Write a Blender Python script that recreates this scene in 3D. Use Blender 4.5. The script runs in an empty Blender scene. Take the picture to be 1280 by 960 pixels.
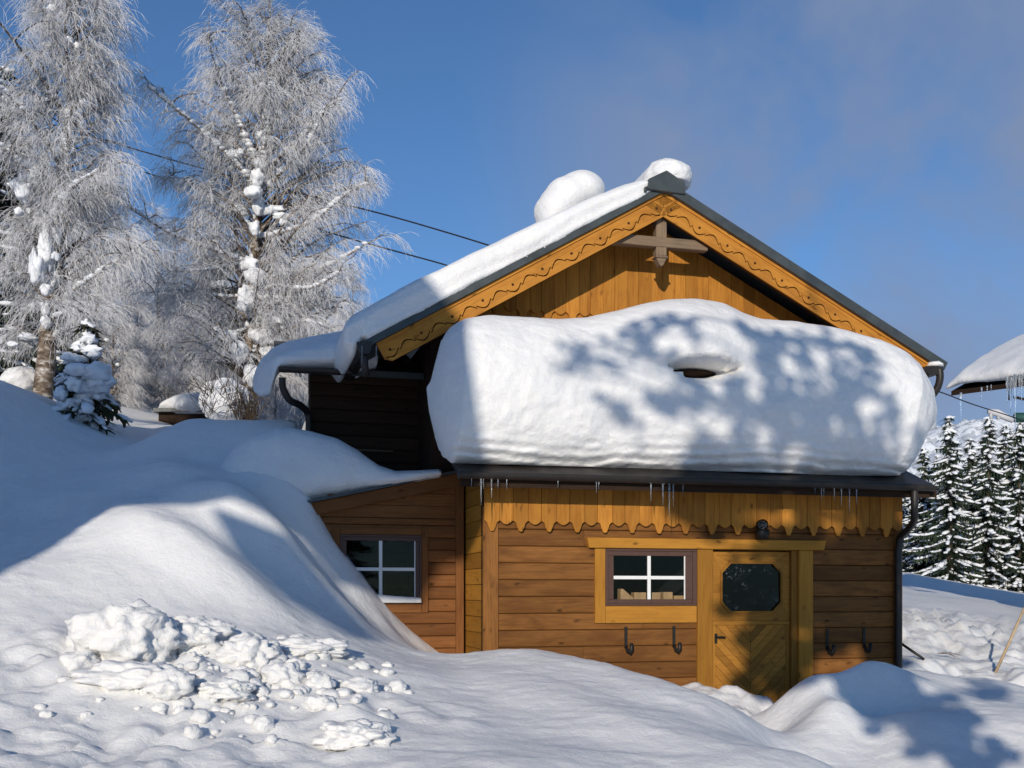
import bpy, bmesh, math, random
import numpy as np
from mathutils import Vector, Matrix, noise

random.seed(7)
rng = np.random.default_rng(11)
scene = bpy.context.scene
COL = scene.collection

# ------------------------------------------------------------------ camera
F = 1350.0                      # focal length in pixels of the 1280 px wide picture
EYE = 1.45
HOR = 740.0
cam_d = bpy.data.cameras.new("camera")
cam = bpy.data.objects.new("camera", cam_d)
COL.objects.link(cam)
cam.location = (0, 0, EYE)
cam.rotation_euler = (math.radians(90), 0, 0)
cam_d.sensor_width = 36.0
cam_d.lens = 36.0 * F / 1280.0
cam_d.shift_y = (HOR - 480.0) / 1280.0
cam_d.clip_start = 0.1
cam_d.clip_end = 6000
scene.camera = cam

# sun
SUN_EL = math.radians(16.5)
SUN_AZ = math.radians(11.0)     # light travels this far to the right of straight ahead
dh = Vector((math.sin(SUN_AZ), math.cos(SUN_AZ), 0))
nh = Vector((math.cos(SUN_AZ), -math.sin(SUN_AZ), 0))

def P(x, y, Y):                 # a point of the photograph at distance Y
    return Vector(((x - 640.0) / F * Y, Y, EYE + (HOR - y) / F * Y))

# hut frame: u along the front, v back, z up
TH = math.atan(0.26)
HX, HY = -0.324, 12.5
ct, st = math.cos(TH), math.sin(TH)
def H2W(u, v, z): return Vector((HX + ct*u - st*v, HY + st*u + ct*v, z))
def W2H(X, Y): 
    dx, dy = X - HX, Y - HY
    return (ct*dx + st*dy, -st*dx + ct*dy)
def L(x, y, v):                 # photo point on the plane v of the hut -> (u, z)
    r = (x - 640.0) / F
    u = (r*(HY + ct*v) - HX + st*v) / (ct - r*st)
    Y = HY + st*u + ct*v
    return u, EYE + (HOR - y)/F*Y
def LU(x, v): return L(x, 0, v)[0]
def SB(a, s, b):                # sun frame: across a, along s, projected height b -> world
    p = nh*a + dh*s
    return Vector((p.x, p.y, b - s*math.tan(SUN_EL)))

# ------------------------------------------------------------------ materials
def mat(name):
    m = bpy.data.materials.new(name); m.use_nodes = True
    nt = m.node_tree
    b = nt.nodes["Principled BSDF"]
    return m, nt, b
def nd(nt, t, **kw):
    n = nt.nodes.new(t)
    for k, v in kw.items(): setattr(n, k, v)
    return n
def lk(nt, a, b): nt.links.new(a, b)
def noise_tex(nt, vec, scale, detail=4, rough=0.55, dist=0.0):
    n = nd(nt, "ShaderNodeTexNoise")
    n.inputs["Scale"].default_value = scale; n.inputs["Detail"].default_value = detail
    n.inputs["Roughness"].default_value = rough; n.inputs["Distortion"].default_value = dist
    if vec is not None: lk(nt, vec, n.inputs["Vector"])
    return n
def ramp(nt, fac, stops):
    r = nd(nt, "ShaderNodeValToRGB")
    els = r.color_ramp.elements
    while len(els) < len(stops): els.new(0.5)
    for e, (p, c) in zip(els, stops):
        e.position = p; e.color = (c[0], c[1], c[2], 1)
    lk(nt, fac, r.inputs["Fac"]); return r
def mathn(nt, op, a, b=None, clamp=False):
    n = nd(nt, "ShaderNodeMath", operation=op); n.use_clamp = clamp
    for i, v in enumerate((a, b)):
        if v is None: continue
        if isinstance(v, (int, float)): n.inputs[i].default_value = v
        else: lk(nt, v, n.inputs[i])
    return n.outputs[0]
def mixc(nt, fac, a, b, mode='MIX'):
    n = nd(nt, "ShaderNodeMix", data_type='RGBA', blend_type=mode)
    if isinstance(fac, (int, float)): n.inputs[0].default_value = fac
    else: lk(nt, fac, n.inputs[0])
    for i, v in ((6, a), (7, b)):
        if isinstance(v, tuple): n.inputs[i].default_value = (v[0], v[1], v[2], 1)
        else: lk(nt, v, n.inputs[i])
    return n.outputs[2]

def snow_mat(name, col=(0.825, 0.825, 0.825), fine=0.25, coarse=0.35, sparkle=True, sss=True):
    m, nt, b = mat(name)
    tc = nd(nt, "ShaderNodeTexCoord"); geo = nd(nt, "ShaderNodeNewGeometry")
    pos = geo.outputs["Position"]
    n1 = noise_tex(nt, pos, 2.3, 5)
    r1 = ramp(nt, n1.outputs["Fac"], [(0.3, tuple(c*0.955 for c in col)), (0.7, col)])
    lk(nt, r1.outputs[0], b.inputs["Base Color"])
    b.inputs["Roughness"].default_value = 0.62
    b.inputs["Specular IOR Level"].default_value = 0.25
    # grain
    f = noise_tex(nt, pos, 95, 3, 0.7)
    c = noise_tex(nt, pos, 11, 4, 0.6)
    bp1 = nd(nt, "ShaderNodeBump"); bp1.inputs["Strength"].default_value = coarse; bp1.inputs["Distance"].default_value = 0.03
    lk(nt, c.outputs["Fac"], bp1.inputs["Height"])
    mpm = nd(nt, "ShaderNodeMapping"); mpm.inputs["Rotation"].default_value = (0, 0, 0.6); mpm.inputs["Scale"].default_value = (1.0, 2.2, 1.6); lk(nt, pos, mpm.inputs["Vector"])
    mid = noise_tex(nt, mpm.outputs[0], 21, 3, 0.6)
    bpm = nd(nt, "ShaderNodeBump"); bpm.inputs["Strength"].default_value = coarse*0.8; bpm.inputs["Distance"].default_value = 0.012
    lk(nt, mid.outputs["Fac"], bpm.inputs["Height"]); lk(nt, bp1.outputs[0], bpm.inputs["Normal"])
    bp2 = nd(nt, "ShaderNodeBump"); bp2.inputs["Strength"].default_value = fine; bp2.inputs["Distance"].default_value = 0.008
    lk(nt, f.outputs["Fac"], bp2.inputs["Height"]); lk(nt, bpm.outputs[0], bp2.inputs["Normal"])
    lk(nt, bp2.outputs[0], b.inputs["Normal"])
    if sss:
        b.inputs["Subsurface Weight"].default_value = 0.25
        b.inputs["Subsurface Radius"].default_value = (0.03, 0.035, 0.045)
        b.inputs["Subsurface Scale"].default_value = 1.0
    if sparkle:
        # ice crystals: a few flat facets turned at random, mirror like
        v = nd(nt, "ShaderNodeTexVoronoi"); v.inputs["Scale"].default_value = 85; lk(nt, pos, v.inputs["Vector"])
        sep = nd(nt, "ShaderNodeSeparateColor"); lk(nt, v.outputs["Color"], sep.inputs[0])
        near = mathn(nt, 'LESS_THAN', v.outputs["Distance"], 0.30)
        rare = mathn(nt, 'GREATER_THAN', sep.outputs[0], 0.86)
        msk = mathn(nt, 'MULTIPLY', near, rare)
        gl = nd(nt, "ShaderNodeBsdfGlossy"); gl.inputs["Roughness"].default_value = 0.15
        lk(nt, msk, gl.inputs["Color"])
        vm = nd(nt, "ShaderNodeVectorMath", operation='SUBTRACT'); lk(nt, v.outputs["Color"], vm.inputs[0]); vm.inputs[1].default_value = (.5, .5, .5)
        vs = nd(nt, "ShaderNodeVectorMath", operation='SCALE'); lk(nt, vm.outputs[0], vs.inputs[0]); vs.inputs["Scale"].default_value = 2.6
        va = nd(nt, "ShaderNodeVectorMath", operation='ADD'); lk(nt, vs.outputs[0], va.inputs[0]); lk(nt, geo.outputs["Normal"], va.inputs[1])
        vn = nd(nt, "ShaderNodeVectorMath", operation='NORMALIZE'); lk(nt, va.outputs[0], vn.inputs[0])
        lk(nt, vn.outputs[0], gl.inputs["Normal"])
        ms = nd(nt, "ShaderNodeAddShader"); lk(nt, b.outputs[0], ms.inputs[0]); lk(nt, gl.outputs[0], ms.inputs[1])
        lk(nt, ms.outputs[0], nt.nodes["Material Output"].inputs["Surface"])
    return m

def wood_mat(name, light, dark, stain=None, stain_amt=0.5, rough=0.6, knots=True, grain=1.0):
    """boards: 'gc' runs along the board, 'tone' differs from board to board"""
    m, nt, b = mat(name)
    at = nd(nt, "ShaderNodeAttribute", attribute_name="gc")
    tone = nd(nt, "ShaderNodeAttribute", attribute_name="tone")
    mp = nd(nt, "ShaderNodeMapping"); mp.inputs["Scale"].default_value = (1.6, 22, 22)
    lk(nt, at.outputs["Vector"], mp.inputs["Vector"])
    g = noise_tex(nt, mp.outputs[0], 1.6, 6, 0.62, 0.6)
    mp2 = nd(nt, "ShaderNodeMapping"); mp2.inputs["Scale"].default_value = (1.0, 3.0, 3.0)
    lk(nt, at.outputs["Vector"], mp2.inputs["Vector"])
    big = noise_tex(nt, mp2.outputs[0], 1.7, 3, 0.6, 0.3)
    base = ramp(nt, g.outputs["Fac"], [(0.28, dark), (0.5, tuple((a*0.35+c*0.65) for a, c in zip(dark, light))), (0.72, light)])
    col = base.outputs[0]
    tt = mathn(nt, 'ADD', mathn(nt, 'MULTIPLY', tone.outputs["Fac"], 0.55), 0.72)
    cb = nd(nt, "ShaderNodeCombineColor")
    for i in range(3): lk(nt, tt, cb.inputs[i])
    col = mixc(nt, 1.0, col, cb.outputs[0], 'MULTIPLY')
    if stain:
        sr = nd(nt, "ShaderNodeMapRange"); sr.inputs[1].default_value = 0.46; sr.inputs[2].default_value = 0.72; sr.clamp = True
        lk(nt, big.outputs["Fac"], sr.inputs[0])
        col = mixc(nt, mathn(nt, 'MULTIPLY', sr.outputs[0], stain_amt), col, stain)
    if knots:
        sx = nd(nt, "ShaderNodeSeparateXYZ"); lk(nt, at.outputs["Vector"], sx.inputs[0])
        wob = mathn(nt, 'MULTIPLY', mathn(nt, 'SUBTRACT', g.outputs["Fac"], 0.5), 0.5)
        cx = nd(nt, "ShaderNodeCombineXYZ"); lk(nt, mathn(nt, 'ADD', mathn(nt, 'MULTIPLY', sx.outputs[0], 3.6), wob), cx.inputs[0])
        lk(nt, mathn(nt, 'ADD', mathn(nt, 'MULTIPLY', mathn(nt, 'ADD', sx.outputs[1], sx.outputs[2]), 7.0), wob), cx.inputs[1])
        v = nd(nt, "ShaderNodeTexVoronoi"); v.voronoi_dimensions = '2D'; v.inputs["Scale"].default_value = 1.0; lk(nt, cx.outputs[0], v.inputs["Vector"])
        kr = nd(nt, "ShaderNodeMapRange"); kr.inputs[1].default_value = 0.05; kr.inputs[2].default_value = 0.17; kr.inputs[3].default_value = 1; kr.inputs[4].default_value = 0; kr.clamp = True
        lk(nt, v.outputs["Distance"], kr.inputs[0])
        sep = nd(nt, "ShaderNodeSeparateColor"); lk(nt, v.outputs["Color"], sep.inputs[0])
        rare = mathn(nt, 'GREATER_THAN', sep.outputs[0], 0.70)
        k = mathn(nt, 'MULTIPLY', mathn(nt, 'MULTIPLY', kr.outputs[0], rare), mathn(nt, 'MULTIPLY', sep.outputs[1], 0.9))
        col = mixc(nt, k, col, tuple(c*0.28 for c in dark))
    lk(nt, col, b.inputs["Base Color"])
    b.inputs["Roughness"].default_value = rough
    b.inputs["Specular IOR Level"].default_value = 0.14
    bp = nd(nt, "ShaderNodeBump"); bp.inputs["Strength"].default_value = 0.35*grain; bp.inputs["Distance"].default_value = 0.004
    lk(nt, g.outputs["Fac"], bp.inputs["Height"]); lk(nt, bp.outputs[0], b.inputs["Normal"])
    return m

def plain_mat(name, col, rough=0.5, metal=0.0, var=0.25, scale=6.0, spec=0.4, bump=0.0):
    m, nt, b = mat(name)
    geo = nd(nt, "ShaderNodeNewGeometry")
    n = noise_tex(nt, geo.outputs["Position"], scale, 5, 0.6)
    r = ramp(nt, n.outputs["Fac"], [(0.3, tuple(c*(1-var) for c in col)), (0.7, tuple(min(1, c*(1+var)) for c in col))])
    lk(nt, r.outputs[0], b.inputs["Base Color"])
    b.inputs["Roughness"].default_value = rough; b.inputs["Metallic"].default_value = metal
    b.inputs["Specular IOR Level"].default_value = spec
    if bump:
        bp = nd(nt, "ShaderNodeBump"); bp.inputs["Strength"].default_value = bump; bp.inputs["Distance"].default_value = 0.02
        lk(nt, n.outputs["Fac"], bp.inputs["Height"]); lk(nt, bp.outputs[0], b.inputs["Normal"])
    return m

M = {}
M['snow_ground'] = snow_mat("snow_ground", fine=0.7, coarse=0.42)
M['snow'] = snow_mat("snow_roof", fine=0.55, coarse=0.5)
M['snow_lump'] = snow_mat("snow_lump", fine=0.7, coarse=0.8, sparkle=False)
M['snow_tree'] = plain_mat("snow_on_branches", (0.80, 0.82, 0.86), 0.7, 0, 0.05, 8, 0.2, 0.4)
M['frost'] = plain_mat("hoar_frost", (0.57, 0.57, 0.59), 0.75, 0, 0.16, 2.5, 0.2)
M['wood_honey'] = wood_mat("honey_larch", (0.48, 0.215, 0.036), (0.33, 0.122, 0.017), (0.21, 0.072, 0.013), 0.5)
M['wood_yellow'] = wood_mat("yellow_larch", (0.42, 0.195, 0.030), (0.30, 0.13, 0.018), (0.25, 0.10, 0.015), 0.35)
M['wood_siding'] = wood_mat("brown_siding", (0.235, 0.100, 0.026), (0.125, 0.052, 0.015), (0.095, 0.036, 0.010), 0.75)
M['wood_annex'] = wood_mat("red_brown_siding", (0.225, 0.092, 0.028), (0.13, 0.05, 0.016), (0.11, 0.042, 0.013), 0.5)
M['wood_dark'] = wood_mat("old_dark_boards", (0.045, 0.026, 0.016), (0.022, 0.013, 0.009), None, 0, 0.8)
M['wood_grey'] = wood_mat("weathered_beam", (0.22, 0.155, 0.10), (0.11, 0.078, 0.055), None, 0, 0.8)
M['wood_door'] = wood_mat("door_boards", (0.40, 0.185, 0.03), (0.27, 0.11, 0.018), (0.17, 0.068, 0.014), 0.4)
M['roof'] = plain_mat("dark_roof_metal", (0.045, 0.055, 0.058), 0.5, 0.0, 0.3, 5, 0.5)
M['gutter'] = plain_mat("brown_black_gutter", (0.022, 0.018, 0.016), 0.45, 0.0, 0.3, 8, 0.4)
M['frame_brown'] = plain_mat("brown_window_paint", (0.085, 0.043, 0.03), 0.5, 0, 0.12, 20, 0.4)
M['white_paint'] = plain_mat("white_bar_paint", (0.78, 0.78, 0.76), 0.5, 0, 0.04, 12, 0.4)
M['iron'] = plain_mat("dark_iron", (0.03, 0.028, 0.026), 0.5, 0.6, 0.3, 30, 0.5)
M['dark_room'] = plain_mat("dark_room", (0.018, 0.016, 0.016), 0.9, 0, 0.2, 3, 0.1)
M['groove'] = plain_mat("carved_groove", (0.06, 0.025, 0.01), 0.8, 0, 0.2, 10, 0.1)
M['stone'] = plain_mat("chimney_plaster", (0.12, 0.115, 0.11), 0.9, 0, 0.25, 8, 0.2, 0.3)
M['cable'] = plain_mat("black_cable", (0.02, 0.02, 0.022), 0.5, 0, 0.1, 10, 0.3)
M['needles'] = plain_mat("spruce_needles", (0.032, 0.048, 0.028), 0.7, 0, 0.5, 1.4, 0.2)
M['needles_olive'] = plain_mat("olive_needles", (0.06, 0.062, 0.03), 0.7, 0, 0.5, 3, 0.2)
M['bark'] = plain_mat("tree_bark", (0.10, 0.075, 0.055), 0.9, 0, 0.45, 14, 0.2, 0.6)
M['cane'] = plain_mat("pale_bamboo", (0.42, 0.31, 0.19), 0.6, 0, 0.25, 14, 0.3)
M['box_wood'] = plain_mat("raw_box_wood", (0.50, 0.27, 0.11), 0.7, 0, 0.2, 14, 0.3)
M['green_paint'] = plain_mat("green_paint", (0.02, 0.075, 0.065), 0.5, 0, 0.2, 6, 0.4)

def birch_bark():
    m, nt, b = mat("birch_bark")
    geo = nd(nt, "ShaderNodeNewGeometry")
    mp = nd(nt, "ShaderNodeMapping"); mp.inputs["Scale"].default_value = (4, 4, 9); lk(nt, geo.outputs["Position"], mp.inputs["Vector"])
    n = noise_tex(nt, mp.outputs[0], 1.6, 5, 0.65)
    r = ramp(nt, n.outputs["Fac"], [(0.36, (0.05, 0.036, 0.026)), (0.52, (0.17, 0.125, 0.09)), (0.62, (0.42, 0.38, 0.34)), (0.72, (0.75, 0.76, 0.78))])
    lk(nt, r.outputs[0], b.inputs["Base Color"]); b.inputs["Roughness"].default_value = 0.85
    bp = nd(nt, "ShaderNodeBump"); bp.inputs["Strength"].default_value = 0.6; bp.inputs["Distance"].default_value = 0.02
    lk(nt, n.outputs["Fac"], bp.inputs["Height"]); lk(nt, bp.outputs[0], b.inputs["Normal"])
    return m
M['birch_bark'] = birch_bark()

def glass_mat(name, tint=(0.9, 0.95, 1), rough=0.02, refl=1.0, frosted=0.0):
    m, nt, b = mat(name)
    tr = nd(nt, "ShaderNodeBsdfTransparent"); tr.inputs[0].default_value = (*tint, 1)
    gl = nd(nt, "ShaderNodeBsdfGlossy"); gl.inputs["Roughness"].default_value = rough
    fr = nd(nt, "ShaderNodeFresnel"); fr.inputs[0].default_value = 1.5
    geo = nd(nt, "ShaderNodeNewGeometry")
    n = noise_tex(nt, geo.outputs["Position"], 3, 2)
    bp = nd(nt, "ShaderNodeBump"); bp.inputs["Strength"].default_value = 0.04; lk(nt, n.outputs["Fac"], bp.inputs["Height"])
    lk(nt, bp.outputs[0], gl.inputs["Normal"])
    ms = nd(nt, "ShaderNodeMixShader")
    lk(nt, mathn(nt, 'MULTIPLY', fr.outputs[0], refl, True), ms.inputs[0]); lk(nt, tr.outputs[0], ms.inputs[1]); lk(nt, gl.outputs[0], ms.inputs[2])
    out = ms.outputs[0]
    if frosted:
        # ice flowers: white specks and streaks frozen to the pane
        df = nd(nt, "ShaderNodeBsdfDiffuse"); df.inputs[0].default_value = (0.75, 0.8, 0.85, 1)
        v = noise_tex(nt, geo.outputs["Position"], 45, 3, 0.7)
        v2 = noise_tex(nt, geo.outputs["Position"], 4, 2, 0.6)
        mk = mathn(nt, 'MULTIPLY', mathn(nt, 'GREATER_THAN', v.outputs["Fac"], 0.62), mathn(nt, 'GREATER_THAN', v2.outputs["Fac"], 0.5))
        ms2 = nd(nt, "ShaderNodeMixShader"); lk(nt, mathn(nt, 'MULTIPLY', mk, frosted), ms2.inputs[0]); lk(nt, out, ms2.inputs[1]); lk(nt, df.outputs[0], ms2.inputs[2])
        out = ms2.outputs[0]
    lk(nt, out, nt.nodes["Material Output"].inputs["Surface"])
    return m
M['glass'] = glass_mat("window_glass", refl=0.22)
M['glass_door'] = glass_mat("frosted_door_glass", tint=(0.6, 0.68, 0.75), refl=0.35, rough=0.12, frosted=0.15)
M['ice'] = None
def ice_mat():
    m, nt, b = mat("clear_ice")
    b.inputs["Base Color"].default_value = (0.85, 0.9, 0.95, 1)
    b.inputs["Roughness"].default_value = 0.12
    b.inputs["IOR"].default_value = 1.31
    b.inputs["Transmission Weight"].default_value = 0.85
    return m
M['ice'] = ice_mat()

# ------------------------------------------------------------------ mesh builder
class MB:
    def __init__(s): s.v = []; s.f = []; s.g = []; s.t = []; s.sm = []
    def add(s, vs, fs, gs=None, tone=0.5, smooth=False):
        o = len(s.v)
        s.v.extend([tuple(p) for p in vs])
        s.f.extend([tuple(i + o for i in f) for f in fs])
        s.g.extend([tuple(x) for x in gs] if gs is not None else [tuple(p) for p in vs])
        s.t.extend([tone]*len(vs)); s.sm.extend([smooth]*len(fs))
    def box(s, o, a, b, c, tone=None):
        """corner o, edge vectors a (along the grain), b, c"""
        o, a, b, c = Vector(o), Vector(a), Vector(b), Vector(c)
        if tone is None: tone = random.random()
        if a.cross(b).dot(c) < 0: b, c = c, b
        vs = [o, o+a, o+a+b, o+b, o+c, o+a+c, o+a+b+c, o+b+c]
        fs = [(0,3,2,1),(4,5,6,7),(0,1,5,4),(1,2,6,5),(2,3,7,6),(3,0,4,7)]
        r = Vector((random.random()*40, random.random()*40, random.random()*40))
        la, lb, lc = a.length, b.length, c.length
        gs = [r+Vector(q) for q in ((0,0,0),(la,0,0),(la,lb,0),(0,lb,0),(0,0,lc),(la,0,lc),(la,lb,lc),(0,lb,lc))]
        s.add(vs, fs, gs, tone)
    def bx(s, u0, u1, v0, v1, z0, z1, axis='u', tone=None):
        du, dv, dz = Vector((u1-u0,0,0)), Vector((0,v1-v0,0)), Vector((0,0,z1-z0))
        o = (u0, v0, z0)
        if axis == 'u': s.box(o, du, dv, dz, tone)
        elif axis == 'z': s.box(o, dz, du, dv, tone)
        else: s.box(o, dv, du, dz, tone)
    def prism(s, poly, fn, d0, d1, gaxis=0, tone=None):
        """poly: 2-D outline; fn(a, b, d) -> point; extruded from d0 to d1"""
        if tone is None: tone = random.random()
        n = len(poly)
        r = Vector((random.random()*40, random.random()*40, random.random()*40))
        vs = [fn(a, b, d0) for a, b in poly] + [fn(a, b, d1) for a, b in poly]
        g = [r + (Vector((a, b, d)) if gaxis == 0 else Vector((b, a, d))) for d in (d0, d1) for a, b in poly]
        fs = [tuple(range(n)), tuple(range(2*n-1, n-1, -1))]
        for i in range(n):
            j = (i+1) % n
            fs.append((i, i+n, j+n, j))
        s.add(vs, fs, g, tone)
    def tube(s, path, radii, n=6, cap=True, tone=0.5, smooth=True):
        path = [Vector(p) for p in path]; k = len(path)
        if not hasattr(radii, '__len__'): radii = [radii]*k
        vs = []; up = Vector((0.31, 0.77, 0.55)).normalized()
        acc = 0; gs = []
        for i, p in enumerate(path):
            t = (path[min(i+1, k-1)] - path[max(i-1, 0)])
            t = t.normalized() if t.length > 1e-9 else Vector((0,0,1))
            a = t.cross(up)
            if a.length < 1e-3: a = t.cross(Vector((1,0,0)))
            a.normalize(); b = t.cross(a)
            if i: acc += (p-path[i-1]).length
            for j in range(n):
                an = 2*math.pi*j/n
                vs.append(p + (a*math.cos(an) + b*math.sin(an))*radii[i]); gs.append((acc, an*radii[i], 0))
        fs = []
        for i in range(k-1):
            for j in range(n):
                j2 = (j+1) % n
                fs.append((i*n+j, i*n+j2, (i+1)*n+j2, (i+1)*n+j))
        if cap:
            fs.append(tuple(range(n))[::-1]); fs.append(tuple((k-1)*n+j for j in range(n)))
        s.add(vs, fs, gs, tone, smooth)
    def build(s, name, m, parent=None, bevel=0.0, recalc=True):
        me = bpy.data.meshes.new(name)
        me.from_pydata(s.v, [], s.f)
        if recalc:
            bm = bmesh.new(); bm.from_mesh(me); bmesh.ops.recalc_face_normals(bm, faces=bm.faces[:]); bm.to_mesh(me); bm.free()
        at = me.attributes.new("gc", 'FLOAT_VECTOR', 'POINT'); at.data.foreach_set("vector", np.array(s.g, dtype=np.float32).ravel())
        at = me.attributes.new("tone", 'FLOAT', 'POINT'); at.data.foreach_set("value", np.array(s.t, dtype=np.float32))
        me.polygons.foreach_set("use_smooth", s.sm)
        me.materials.append(M[m] if isinstance(m, str) else m)
        o = bpy.data.objects.new(name, me); COL.objects.link(o)
        if parent: o.parent = parent
        if bevel:
            b = o.modifiers.new("bevel", 'BEVEL'); b.width = bevel; b.segments = 1; b.limit_method = 'ANGLE'; b.angle_limit = math.radians(40)
        return o

def empty(name, loc=(0,0,0), rz=0.0):
    o = bpy.data.objects.new(name, None); COL.objects.link(o)
    o.location = loc; o.rotation_euler = (0, 0, rz); o.empty_display_size = 0.2
    return o
def tag(o, label=None, cat=None, group=None, kind=None):
    if label: o['label'] = label
    if cat: o['category'] = cat
    if group: o['group'] = group
    if kind: o['kind'] = kind
    return o
def np_mesh(name, V, Fq, m, parent=None, smooth=True):
    me = bpy.data.meshes.new(name)
    me.from_pydata([tuple(p) for p in V], [], [tuple(f) for f in Fq])
    me.polygons.foreach_set("use_smooth", [smooth]*len(me.polygons))
    me.materials.append(M[m] if isinstance(m, str) else m)
    o = bpy.data.objects.new(name, me); COL.objects.link(o)
    if parent: o.parent = parent
    return o
def fbm(p, s, oct=3):
    return noise.fractal(Vector(p)*s, 0.8, 2.1, oct, noise_basis='PERLIN_ORIGINAL')

_ico = {}
def ico(sub):
    if sub not in _ico:
        bm = bmesh.new(); bmesh.ops.create_icosphere(bm, subdivisions=sub, radius=1.0)
        _ico[sub] = ([v.co.copy() for v in bm.verts], [tuple(v.index for v in f.verts) for f in bm.faces]); bm.free()
    return _ico[sub]
def blob(mb, c, r, seed=0, amp=0.18, sc=1.6, sub=3, flat=0.0, rz=0.0, lump=0.0):
    vs, fs = ico(sub)
    c = Vector(c); off = Vector((seed*3.17, seed*1.31, seed*7.7)); out = []
    R = Matrix.Rotation(rz, 3, 'Z')
    for v in vs:
        k = 1 + amp*fbm(v + off, sc, 4)
        if lump:
            k += lump*(abs(noise.noise(v*2.2+off)) - 0.25)
        q = v*k
        if flat and q.z < -flat: q.z = -flat + (q.z+flat)*0.15
        out.append(c + R @ Vector((q.x*r[0], q.y*r[1], q.z*r[2])))
    mb.add(out, fs, None, 0.5, True)

def interp(x, pts):
    xs = [p[0] for p in pts]; ys = [p[1] for p in pts]
    return float(np.interp(x, xs, ys))
def catmull(pts, n=10):
    """smooth closed/open polyline through 2-D/3-D points"""
    pts = [Vector(p) for p in pts]; out = []
    for i in range(len(pts)-1):
        p0 = pts[max(i-1, 0)]; p1 = pts[i]; p2 = pts[i+1]; p3 = pts[min(i+2, len(pts)-1)]
        for k in range(n):
            t = k/n
            out.append(0.5*((2*p1) + (p2-p0)*t + (2*p0-5*p1+4*p2-p3)*t*t + (3*p1-p0-3*p2+p3)*t**3))
    out.append(pts[-1]); return out

# ------------------------------------------------------------------ the ground
CP = []   # control points
def cp(*pts):
    for x, y, Y in pts: CP.append(tuple(P(x, y, Y)))
def wp(*pts): CP.extend(pts)
# near slope, from the bottom of the picture up
cp((-60,960,6.8),(0,960,7.0),(150,960,7.1),(300,960,7.2),(450,960,7.3),(600,960,7.4),(750,960,7.6),(900,960,7.9),(1040,962,8.3))
cp((0,870,8.2),(150,850,8.6),(300,880,8.4),(450,890,8.6),(600,890,9.0),(760,890,9.4),(900,905,9.3))
cp((0,790,9.3),(150,790,9.6),(300,800,9.8),(430,820,10.2),(540,830,11.0),(-80,800,9.2))
cp((0,725,10.2),(120,720,10.4),(250,720,10.8),(350,740,11.2),(430,770,11.7),(500,805,12.1),(560,822,12.5))
# crest of the near slope before the front wall
cp((600,823,12.3),(650,814,11.9),(700,820,11.6),(760,836,11.2),(850,858,10.6),(935,905,9.8))
# bank shed from the roof, left of the hut
cp((0,640,11.8),(120,640,11.7),(200,640,11.7),(300,640,12.0),(360,660,12.5),(410,715,12.85),(440,745,12.7))
cp((0,560,13.3),(110,590,13.2),(200,580,13.0),(280,575,13.2),(340,580,13.2),(372,610,13.1))
cp((170,562,14.6),(210,535,14.3),(250,522,14.6),(300,524,14.6),(350,528,14.4),(390,540,14.0))
cp((0,480,15.6),(45,497,15.6),(90,522,15.4),(130,545,15.2),(150,556,15.2),(-90,470,15.0),(-250,470,14.0))
wp((-3.6,16.5,3.3),(-2.4,16.8,3.1),(-4.6,17.0,3.5))
# behind
cp((60,505,17.5),(-80,470,18),(110,520,18.5),(190,545,20),(160,520,28),(210,515,26),(290,520,20),(0,450,28),(200,490,40),(350,490,40),(480,520,40),(100,430,55),(300,440,60),(-200,400,50))
# along the annex wall and side wall
for x, y in ((385,640),(410,690),(440,722),(470,760),(500,786),(540,812),(575,824)):
    u, z = L(x, y, 0.95); w = H2W(u, 0.95, z); CP.append((w.x, w.y, w.z))
u0, z0 = L(604, 821, 0.0); w = H2W(-0.02, -0.02, z0); CP.append((w.x, w.y, w.z))
# trodden trench before the door
for u, v, z in ((0.6,-0.15,0.35),(1.4,-0.15,0.30),(2.2,-0.15,0.28),(2.75,-0.1,0.31),(3.1,-0.1,0.22),(3.5,-0.1,0.06),(3.9,-0.1,0.08),(4.4,-0.1,0.15),(5.0,-0.1,0.2),
                (2.0,-0.8,0.25),(2.6,-0.8,0.22),(3.2,-0.8,0.10),(3.6,-0.9,0.0),(3.4,-1.6,-0.05),(3.5,-2.4,-0.12),(3.2,-2.9,-0.10)):
    w = H2W(u, v, z); CP.append((w.x, w.y, w.z))
cp((985,968,9.6),(1045,972,9.6))
# mound on the right
cp((955,903,11.9),(985,868,11.7),(1015,840,11.6),(1060,823,11.6),(1105,829,11.6),(1150,846,11.6),(1200,866,11.8),(1240,850,12.6),(1280,862,12.6),
   (975,915,11.0),(1010,885,10.9),(1060,870,10.7),(1110,880,10.6),(1160,893,10.5),(1230,900,10.5),(1300,890,10.7),
   (1060,925,10.3),(1130,932,10.1),(1200,935,10.0),(1290,935,9.9),(1100,962,9.9),(1200,965,9.6),(1300,965,9.5))
wp((3.0,8.2,-.32),(4.2,8.2,-.42),(3.6,6.8,-.5))
for u, v, z in ((4.3,-0.6,0.45),(5.0,-0.6,0.45),(5.5,-0.6,0.4)):
    w = H2W(u, v, z); CP.append((w.x, w.y, w.z))
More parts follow.
